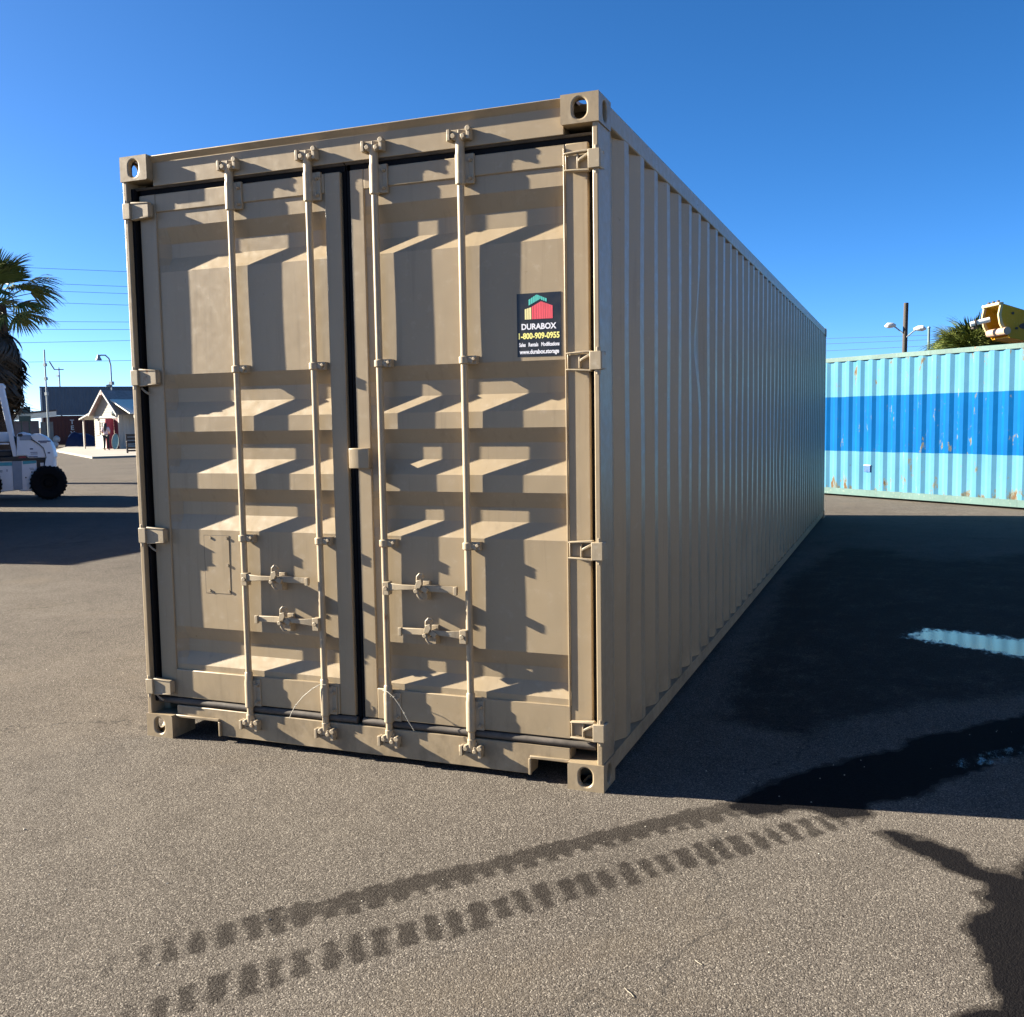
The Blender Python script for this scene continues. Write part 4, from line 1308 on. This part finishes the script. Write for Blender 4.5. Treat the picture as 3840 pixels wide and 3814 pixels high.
def sign_box():
    t = thing('sign_board', 'dark square board standing up behind the forklift guard', 'sign', (-60.3, 52.5, 0), R(42))
    gr = simple('sign_green', (.025, .05, .04), .5); lt = simple('sign_pale', (.40, .42, .34), .5)
    MB().prism([(-.50, 2.62), (-.50, 2.98), (.30, 3.16), (.30, 2.62)], 'y', 0, .18).build('board', gr, t)
    MB().box(-.50, .30, .01, .17, 2.45, 2.615).build('board', lt, t)
    MB().box(-.50, .30, 0, .18, 2.05, 2.445).build('board', gr, t)
    for x in (-.40, .16): MB().box(x, x + .08, .05, .13, 0, 2.05).build('post', gr, t)
sign_box()

# ------------------------------------------------------------------ poles, lamps and wires
M['pole_grey'] = simple('galvanised', (.20, .24, .25), .55, .15)
M['pole_wood'] = simple('creosote_wood', (.035, .028, .022), .85, .35, 9, .01, 30)
def mast():
    t = thing('mast', 'thin grey mast with short cross arm above the grey container', 'mast', (-77.65, 72.77, 0))
    MB().cyl((0, 0, 0), (0, 0, 7.5), .10, 10, .06).build('pole', M['pole_grey'], t)
    d = Vector((.7, .7, 0))
    MB().cyl(Vector((0, 0, 7.3)) - d * .45, Vector((0, 0, 7.3)) + d * .45, .05, 8).build('cross_arm', M['pole_grey'], t)
    MB().cyl(Vector((0, 0, 7.3)) - d * .42, Vector((0, 0, 8.1)) - d * .85, .07, 8).build('antenna', M['pole_grey'], t)
    MB().box(-.3, .0, -.1, .1, 6.6, 6.75).build('bracket', M['pole_grey'], t)
mast()
def gooseneck():
    t = thing('yard_lamp', 'gooseneck floodlight on a grey pole above the shed roof', 'lamp', (-63.93, 65.22, 0))
    d = Vector((-.72, -.69, 0))
    pts = [Vector((0, 0, 0)), Vector((0, 0, 6.9)), Vector((0, 0, 7.5)) + d * .12, Vector((0, 0, 7.78)) + d * .4, Vector((0, 0, 7.78)) + d * .75, Vector((0, 0, 7.66)) + d * .95]
    MB().tube(pts, .065, 8).build('pole', M['pole_grey'], t)
    MB().lathe([(0, .25), (.10, .22), (.13, .05), (.28, -.25), (.26, -.27), (0, -.24)], Vector((0, 0, 7.6)) + d * .95, (0, 0, 1), 14).build('lamp_head', M['pole_grey'], t)
    MB().box(-.16, .16, -.16, .16, 5.2, 5.5).build('junction_box', M['pole_grey'], t)
    MB().cyl(Vector((0, 0, 5.2)), Vector((0, 0, 5.1)) + d * .45, .12, 8).build('speaker', M['pole_grey'], t)
gooseneck()
tp = thing('pole', 'slim grey pole hung with cable, right of the palm at the left', 'pole', (-57.2, 51.6, 0))
MB().cyl((0, 0, 0), (0, 0, 7.2), .075, 8, .05).build('shaft', M['pole_grey'], tp)
for z in (3.9, 5.0, 6.0): MB().box(-.10, .10, -.10, .10, z, z + .22).build('clamp', M['pole_grey'], tp)

def street_light():
    t = thing('street_light', 'tall dark wooden pole with two street lamps above the blue container', 'street light', (.90, 56.0, 0))
    MB().tube([(.0, 0, 0), (.10, 0, 7.68)], .15, 12, .125).build('pole', M['pole_wood'], t)
    for sx, z, L in ((-1, 6.46, .82), (1, 6.22, .88)):
        MB().tube([(.05 + sx * .1, -.1, z - .42), (.05 + sx * .45, -.1, z - .12), (.05 + sx * .8 * L, -.1, z + .02)], .035, 8).build('arm', M['pole_grey'], t)
        hd = MB()
        hd.tube([(.05 + sx * .45, -.1, z + .0), (.05 + sx * (L * .75), -.1, z + .03), (.05 + sx * (L + .05), -.1, z + .02), (.05 + sx * (L + .22), -.1, z - .02)], [.05, .14, .16, .04], 10)
        o = hd.build('lamp_head', simple('lamp_pale', (.55, .55, .52), .4), t)
    return t
street_light()
tp = thing('pole', 'slim green pole right of the double street lamp', 'pole', (2.12, 52, 0))
MB().cyl((0, 0, 0), (0, 0, 5.95), .075, 8, .06).build('shaft', simple('pole_green', (.08, .13, .12), .6), tp)
MB().lathe([(.075, 0), (.09, .02), (.05, .08), (0, .1)], (0, 0, 5.93), (0, 0, 1), 8).build('cap', M['pole_grey'], tp)

M['wire'] = simple('wire_grey', (.10, .13, .17), .6)
def wire(a, b, ext, sag, label, grp):
    a, b = Vector(a), Vector(b)
    d = (b - a); L = d.length
    pts = []
    for k in range(41):
        q = -ext + (1 + 2 * ext) * k / 40
        p = a + d * q
        pts.append((p.x, p.y, p.z + sag * ((q - .5) ** 2 - .25)))
    mb = MB(); mb.tube(pts, .022, 4)
    o = mb.build('power_line', M['wire'], smooth=False)
    tag(o, label, 'power line', grp)
WL = (((-95.8, 82.6, 20.0), (-85.9, 92.5, 20.0)), ((-95.8, 82.6, 18.3), (-86.0, 92.5, 18.25)), ((-95.9, 82.5, 17.45), (-86.0, 92.4, 17.4)), ((-95.9, 82.5, 16.1), (-86.1, 92.4, 16.05)),
      ((-96.0, 82.4, 13.8), (-86.2, 92.3, 14.05)), ((-96.0, 82.4, 12.9), (-86.2, 92.3, 13.15)), ((-96.1, 82.3, 11.3), (-86.2, 92.3, 11.85)), ((-96.2, 82.2, 9.1), (-86.3, 92.2, 9.45)))
ORD = ('topmost', 'second from the top', 'third from the top', 'fourth from the top', 'fifth from the top', 'third from the bottom', 'second from the bottom', 'lowest')
for (a, b), w_ in zip(WL, ORD):
    wire(a, b, 3.0, .02, 'thin power line left of the beige container, ' + w_ + ' of eight', 'power lines on the left')
for a, b, w_ in (((-7.9, 125.7, 10.95), (3.8, 126, 10.85), 'upper'), ((-7.9, 125.7, 10.3), (3.8, 126, 10.32), 'middle'), ((-7.9, 125.7, 9.45), (3.8, 126, 9.62), 'lower')):
    wire(a, b, 3.0, .02, w_ + ' of three thin power lines above the blue container', 'power lines on the right')

# ------------------------------------------------------------------ yellow machine behind the blue container
def yellow_machine():
    t = thing('excavator', 'yellow boom of an excavator rising behind the blue container, right edge', 'excavator', (2.76, 18.0, -.04), R(23))
    yel = paint_steel('machine_yellow', (0.42, 0.215, 0.004), .35, .3, .5, .12)
    pal = simple('machine_lit_cream', (.40, .30, .14), .6, .2, 9)
    dk = simple('machine_dark', (.03, .018, .012), .6)
    X = lambda x: x - 2.63
    # boom: two side plates, top and bottom plate; open end to the left
    prof = [(2.63, 3.735), (2.585, 3.52), (2.62, 3.36), (2.72, 3.16), (2.80, 3.07), (3.25, 2.97), (4.4, 2.55), (6.2, 1.6), (6.6, 1.9), (4.7, 3.10), (3.25, 3.545)]
    pr = [(X(a), b) for a, b in prof]
    for yy in (-.22, .42):
        MB().prism(pr, 'y', yy, yy + .035).build('boom_plate', yel, t, bevel=.006)
    def strip(nm, pts, th, mat, y0=-.184, y1=.419):
        mb = MB()
        for i in range(len(pts) - 1):
            (xa, za), (xb, zb) = pts[i], pts[i + 1]
            d = Vector((xb - xa, 0, zb - za)).normalized(); n_ = Vector((-d.z, 0, d.x)) * th
            mb.add([(xa, y0, za), (xb, y0, zb), (xb, y1, zb), (xa, y1, za), (xa + n_.x, y0, za + n_.z), (xb + n_.x, y0, zb + n_.z), (xb + n_.x, y1, zb + n_.z), (xa + n_.x, y1, za + n_.z)],
                   [(0, 1, 2, 3), (7, 6, 5, 4), (0, 4, 5, 1), (1, 5, 6, 2), (2, 6, 7, 3), (3, 7, 4, 0)])
        mb.build(nm, mat, t, smooth=False)
    strip('boom_top', [(X(2.63), 3.70), (X(3.25), 3.512), (X(4.7), 3.07), (X(6.55), 1.93)], .028, yel)
    strip('boom_bottom', [(X(2.80), 3.08), (X(3.25), 2.985), (X(4.4), 2.57), (X(6.2), 1.63)], .028, yel)
    # cream rim painting the sunlit edges of the open nose; cap and pins
    for yy in (-.226, .415):
        MB().prism([(X(2.60), 3.745), (X(2.655), 3.735), (X(2.615), 3.52), (X(2.65), 3.37), (X(2.745), 3.18), (X(2.70), 3.14), (X(2.59), 3.34), (X(2.555), 3.52)], 'y', yy, yy + .047).build('nose_lit_rim', pal, t, bevel=.006)
    MB().box(X(2.56), X(2.66), -.22, .45, 3.705, 3.76).build('nose_cap', pal, t, bevel=.01)
    for yy in (-.12, .06, .24): MB().cyl((X(2.60), yy, 3.75), (X(2.60), yy, 3.80), .030, 10).build('cap_bolt', dk, t)
    MB().cyl((X(2.70), -.30, 3.20), (X(2.70), .40, 3.20), .075, 14).build('pin', simple('machine_pink', (.30, .20, .14), .5), t)
    MB().box(X(3.10), X(3.12), -.18, .415, 3.06, 3.52).build('nose_shade_sheet', dk, t)  # dark sheet painting the shade inside the open boom end
    # oval cut-outs and bolt heads on the near plate
    mb = MB(); ring = [(X(3.13) + .16 * math.cos(2 * math.pi * k / 20), 3.29 + .065 * math.sin(2 * math.pi * k / 20)) for k in range(20)]
    mb.prism(ring, 'y', -.226, -.20); mb.build('cutout', dk, t)
    for x, z in ((2.84, 3.54), (2.76, 3.20), (2.92, 3.25)):
        MB().cyl((X(x), -.235, z), (X(x), -.20, z), .026, 10).build('bolt', dk, t)
    # white ram and clamp at the nose
    MB().cyl((-.423, .18, 3.37), (-.10, .05, 3.45), .050, 14).build('ram', M['white_paint'], t)
    MB().cyl((-.350, .150, 3.387), (-.325, .140, 3.393), .075, 14).build('clamp', dk, t)
    MB().box(-.40, -.31, .10, .20, 3.28, 3.31).build('clamp_bolt', dk, t)
    # upper structure, cab and tracks, out of the picture on the right
    MB().box(X(5.7), X(8.6), -1.1, 1.3, 1.05, 2.2).build('engine_house', yel, t, bevel=.08)
    MB().box(X(5.7), X(7.1), -1.2, -.25, 1.2, 2.9).build('cab', yel, t, bevel=.06)
    MB().box(X(5.68), X(6.9), -1.215, -.5, 1.8, 2.7).build('cab_glass', dk, t)
    for yy in (-1.2, .8):
        prf = [(X(5.2), .35), (X(5.45), .05), (X(8.3), .05), (X(8.6), .35), (X(8.6), .65), (X(8.3), .9), (X(5.5), .9), (X(5.2), .65)]
        MB().prism(prf, 'y', yy, yy + .55).build('track', M['rubber_grey'], t, bevel=.03)
    MB().cyl((X(7.0), .1, .8), (X(7.0), .1, 1.06), .7, 20).build('slew_ring', dk, t)
yellow_machine()

# ------------------------------------------------------------------ loose grit and twigs on the asphalt
def grit():
    mb = MB(); rr = random.Random(12)
    for k in range(420):
        x, y = rr.uniform(-4.5, 2.2), rr.uniform(-2.9, 1.5)
        if y > -.05 and -2.5 < x < .1: continue
        s = rr.uniform(.0015, .0042) * (1.6 if rr.random() < .06 else 1)
        a = rr.uniform(0, 6.28)
        vs = [(x + math.cos(a + i * 1.571) * s * rr.uniform(.7, 1.3), y + math.sin(a + i * 1.571) * s * rr.uniform(.7, 1.3), .0005) for i in range(4)]
        vs.append((x + rr.uniform(-.3, .3) * s, y, s * 1.1))
        mb.add(vs, [(0, 1, 4), (1, 2, 4), (2, 3, 4), (3, 0, 4)])
    o = mb.build('loose_grit', simple('grit', (.30, .27, .22), .8, .5, 40), smooth=False)
    o['kind'] = 'stuff'
grit()
M['twig'] = simple('dry_twig', (.17, .145, .10), .7)
for pts, lb in (([(.62, -1.175, .003), (.632, -1.187, .004), (.645, -1.194, .003)], 'pale dry twig on the asphalt between tyre print and wet patch'),
                ([(.465, -1.385, .003), (.477, -1.40, .005), (.49, -1.408, .004), (.50, -1.42, .003)], 'bent pale twig lying nearest the bottom edge')):
    mb = MB(); mb.tube(pts, .0012, 5)
    tag(mb.build('twig', M['twig']), lb, 'twig', 'twigs on the asphalt')
